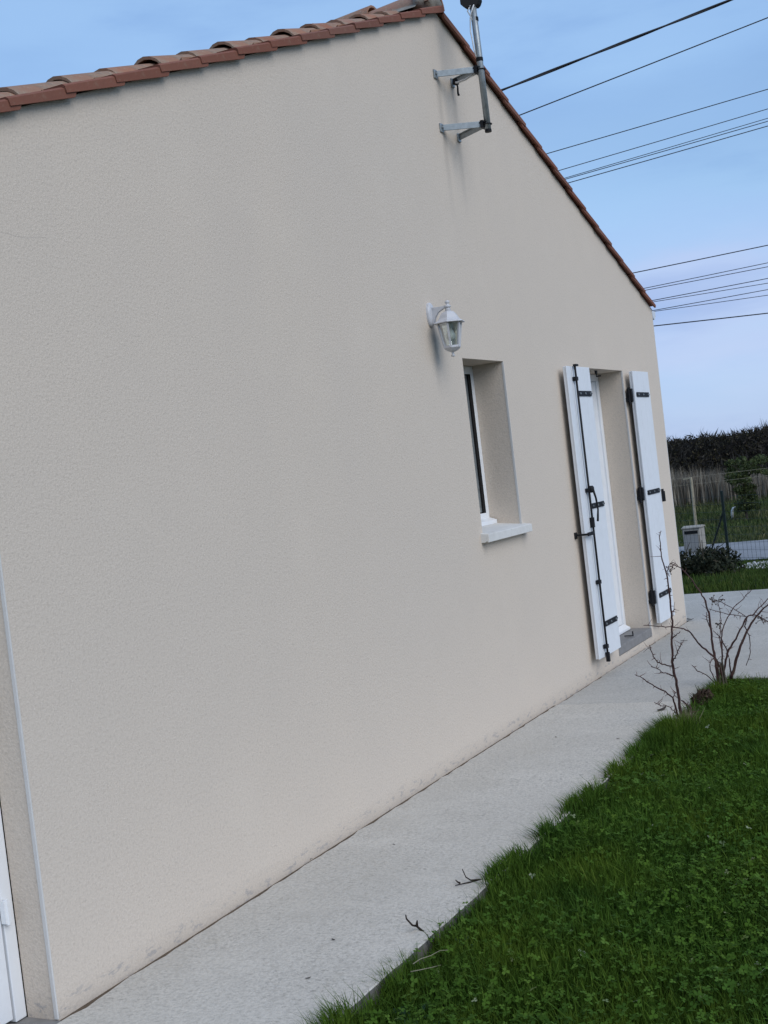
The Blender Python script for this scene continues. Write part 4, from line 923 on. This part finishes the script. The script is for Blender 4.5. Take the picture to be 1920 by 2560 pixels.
# dark scrub hedge
hedge = empty('scrub_hedge', (45, 4, -.5), 'long dark bare scrub hedge along the skyline', 'hedge')
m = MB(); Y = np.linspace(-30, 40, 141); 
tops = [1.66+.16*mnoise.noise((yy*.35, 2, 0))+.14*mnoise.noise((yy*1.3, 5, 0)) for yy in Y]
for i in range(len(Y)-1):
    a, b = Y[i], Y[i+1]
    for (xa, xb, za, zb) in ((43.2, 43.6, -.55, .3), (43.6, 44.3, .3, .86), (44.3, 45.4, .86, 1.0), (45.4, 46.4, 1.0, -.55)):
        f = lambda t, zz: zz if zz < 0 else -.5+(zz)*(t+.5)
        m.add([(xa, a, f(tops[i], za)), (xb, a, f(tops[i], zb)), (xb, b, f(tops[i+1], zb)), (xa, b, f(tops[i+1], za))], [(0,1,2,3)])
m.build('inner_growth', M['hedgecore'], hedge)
n = 90000; y = rng.uniform(-30, 40, n); k = rng.uniform(0, 1, n) < np.where((y > -3) & (y < 14), 1, .35); y = y[k]; n = len(y)
yl = rng.uniform(-6, 16, 26000); zl = -.5+(np.interp(yl, Y, tops)+.5)*rng.uniform(.25, 1.03, 26000)+.05*vnoise(yl, yl*0, 2.5); Pl = np.stack([43.0+1.3*(zl+.5)/2+rng.normal(-.05, .2, 26000), yl, zl], 1)[vnoise(yl, zl, 1.6, 3) > -.12]
hl = leaves_mesh(Pl, .045, M['scrubleaf'], 'scrub_leaves'); link('scrub_leaves', hl, hedge)['kind'] = 'stuff'
tp = np.interp(y, Y, tops)+.5; u = rng.uniform(0, 1, n); z = -.5+tp*(u**.75)*rng.uniform(.88, 1.06, n); x = 43.0+1.4*(z+.5)/2+rng.normal(0, .28, n)
P = np.stack([x, y, z], 1); d = rng.normal(0, 1, (n, 3)); d[:, 2] = np.abs(d[:, 2])*1.1+.15; d /= np.linalg.norm(d, axis=1)[:, None]; L_ = rng.uniform(.10, .34, n)[:, None]; s = np.cross(d, np.array([1., 0, 0])); s /= np.linalg.norm(s, axis=1)[:, None]+1e-6; wv = rng.uniform(.008, .030, n)[:, None]
V = np.stack([P-s*wv, P+s*wv, P+d*L_], 1).reshape(-1, 3); link('twigs', np_mesh('twigs', V, None, np.arange(n)[:, None]*3+np.array([0, 1, 2]), np.repeat(rng.beta(1.6, 2.6, n), 3), M['hedge']), hedge)['kind'] = 'stuff'
n = 7000; y = rng.uniform(-14, 24, n); cl = vnoise(y, y*0, .9, 7); k = cl+rng.normal(0, .2, n) > .0; y = y[k]; n = len(y); z = np.interp(y, Y, tops)+rng.uniform(-.1, .05, n); P = np.stack([44.6+rng.normal(0, .3, n), y, z], 1)
d = rng.normal(0, .55, (n, 3)); d[:, 2] = 1; d /= np.linalg.norm(d, axis=1)[:, None]; L_ = (rng.uniform(.08, .34, n)*(1+.8*vnoise(y, y*0, 2.1, 11)).clip(.3, 2))[:, None]; s = np.cross(d, np.array([1., 0, 0])); s /= np.linalg.norm(s, axis=1)[:, None]+1e-6; wv = rng.uniform(.004, .010, n)[:, None]
V = np.stack([P-s*wv, P+s*wv, P+d*L_], 1).reshape(-1, 3); link('twig_tips', np_mesh('twig_tips', V, None, np.arange(n)[:, None]*3+np.array([0, 1, 2]), np.repeat(rng.beta(1.6, 2.6, n), 3), M['hedge']), hedge)['kind'] = 'stuff'

def clumps(cs, n):
    out = []
    for (cx, cy, cz, rx, ry, rz) in cs:
        d = rng.normal(0, 1, (n, 3)); d /= np.linalg.norm(d, axis=1)[:, None]; out.append(np.array([cx, cy, cz])+d*np.array([rx, ry, rz])*rng.uniform(.15, 1, (n, 1))**.45)
    return np.concatenate(out)
# young tree in the meadow
tree = empty('young_tree', (31.15, 3.42, -.5), 'young bushy green tree standing in the meadow before the reeds', 'tree')
m = MB(); m.tube([(31.15, 3.42, -.52), (31.14, 3.44, -.1), (31.16, 3.42, .4), (31.13, 3.38, .9)], [.035, .028, .02, .008], 7)
for k in range(12):
    z = .0+k*.075; a = k*2.4; m.tube([(31.15, 3.42, z), (31.15+.2*math.cos(a), 3.42+.3*math.sin(a), z+.14), (31.15+.3*math.cos(a), 3.42+.5*math.sin(a), z+.22)], [.012, .008, .004], 5)
m.build('trunk', M['bark'], tree)
cs_ = [(31.15+rng.normal(0, .15), 3.40+rng.uniform(-.20, .17), rng.uniform(-.25, .55), .13, .12, .10) for _ in range(26)]+[(31.15+rng.normal(0, .25), rng.uniform(2.2, 3.80), rng.uniform(.48, .98), .17, .14, .085) for _ in range(46)]
link('crown', leaves_mesh(clumps(cs_, 85), .036, M['treeleaf']), tree)
# dark evergreen shrub by the house corner
sh = empty('dark_shrub', (17.9, 1.55, -.36), 'dark leafy shrub behind the grass strip at the house corner', 'shrub')
cs_ = [(17.9+rng.uniform(-.5, .6), 1.15+u*1.2, -.30+rng.uniform(.0, .14)+.46*u*rng.uniform(.1, 1), .28, .20, .17) for u in rng.uniform(-.12, 1, 44)]
link('foliage', leaves_mesh(clumps(cs_, 120), .034, M['shrub'], 'foliage'), sh)
m = MB()
for k in range(14):
    a = random.uniform(0, 6.28); e = (17.9+.5*math.cos(a), 1.65+.6*math.sin(a), -.05+random.uniform(0, .25)); m.tube([(17.9+random.uniform(-.2, .2), 1.6+random.uniform(-.25, .25), -.4), e], [.012, .004], 5)
m.build('stems', M['bark'], sh)
# concrete utility box
bx_ = empty('utility_box', (23.6, 2.9, -.5), 'weathered concrete utility box beside the road', 'utility box')
m = MB(); m.box(23.42, 23.80, 2.735, 3.055, -.5, -.035); m.build('cabinet', M['box'], bx_, bevel=.012)
m = MB(); m.prism([(23.40, -.034), (23.82, -.034), (23.82, -.012), (23.61, .012), (23.40, -.012)], lambda p, t: (p[0], 2.72+t*.35, p[1])); m.build('lid', M['box'], bx_, bevel=.006)
m = MB(); m.box(23.405, 23.425, 2.775, 3.02, -.46, -.15); m.build('door', M['boxdoor'], bx_, bevel=.004)
m = MB(); m.box(23.408, 23.425, 2.775, 3.02, -.13, -.075); m.build('slot', M['black'], bx_)
# wire fence with green posts
dirx, diry = -.60, -.80
fence = empty('wire_fence', (21.84, 1.92, -.5), 'green-posted wire mesh fence between the grass strip and the road', 'fence')
def fp(k): return 21.84+dirx*1.25*k, 1.92+diry*1.25*k
for k in (-3, 0, 1, 2, 3, 4):
    x, y = fp(k); z0 = gz(x); m = MB(); m.box(x-.022, x+.022, y-.022, y+.022, z0-.1, z0+1.15); m.box(x-.026, x+.026, y-.026, y+.026, z0+1.15, z0+1.165); m.build('post', M['green_post'], fence, bevel=.003)
x, y = fp(0); m = MB(); m.tube([(x, y, .33), (x+.35, y+.42, -.5)], .017, 6); m.build('strut', M['green_post'], fence)
(xa, ya), (xb, yb) = fp(-3), fp(4); m = MB(); lf = math.dist((xa, ya), (xb, yb)); N_ = int(lf/.10)
for i in range(N_+1):
    t = i/N_; x, y = xa+(xb-xa)*t, ya+(yb-ya)*t; z0 = gz(x); m.tube([(x, y, z0), (x, y, z0+1.08)], .0022, 3, False)
for j in range(9):
    P = [(xa+(xb-xa)*t, ya+(yb-ya)*t, gz(xa+(xb-xa)*t)+.03+j*.13) for t in np.linspace(0, 1, 9)]; m.tube(P, .0022, 3, False)
stuff(m.build('wire_mesh', M['green_post'], fence))
# wooden stake fence at the meadow edge
sf = empty('stake_fence', (30.1, 4.41, -.5), 'pale wooden stake with thin wires in the meadow', 'fence')
m = MB(); m.tube([(30.1, 4.41, -.5), (30.1, 4.405, .2), (30.1, 4.40, .72)], [.038, .034, .03], 7); m.bar((30.09, 4.40, .70), (30.09, 4.58, .69), .03, .03); m.build('stake', M['stake'], sf)
for z in (.72, .55):
    m = MB(); m.tube([(30.1, 4.4, z), (30.4, 1.5, z+.03), (30.8, -3, z)], .003, 4); m.tube([(30.1, 4.4, z), (30, 8, z-.02)], .003, 4); m.build('wire', M['stake'], sf)
m = MB(); m.tube([(31.9, 3.93, -.5), (31.9, 3.92, -.28), (31.9, 3.88, -.2), (31.9, 3.81, -.19), (31.9, 3.78, -.22)], .035, 8)
tag(m.build('bent_pipe', M['pipe'], smooth=True), 'small white bent pipe standing in the meadow beside the young tree', 'pipe')
# pale gravel at the end of the grass strip
n = 4200; P = np.stack([rng.uniform(18.4, 20.6, n), rng.uniform(-2.5, 1.35, n), np.zeros(n)], 1); P[:, 2] = np.interp(P[:, 0], [13.4, 20], [-.07, -.5])+.035
k = (P[:, 0]-18.6) > .9*(P[:, 1]-.5); P = P[k]; n = len(P)
oct_ = np.array([(1,0,0),(0,1,0),(-1,0,0),(0,-1,0),(0,0,.6),(0,0,-.6)]); V = (P[:, None]+oct_[None]*(rng.uniform(.012, .045, n)[:, None, None])).reshape(-1, 3); b = np.arange(n)[:, None]*6
F = np.concatenate([b+np.array(f) for f in ((0,1,4),(1,2,4),(2,3,4),(3,0,4),(1,0,5),(2,1,5),(3,2,5),(0,3,5))]); go = link('gravel', np_mesh('gravel', V, None, F, None, M['gravel']))
tag(go, 'patch of white gravel at the far end of the grass strip', 'gravel', kind='stuff')
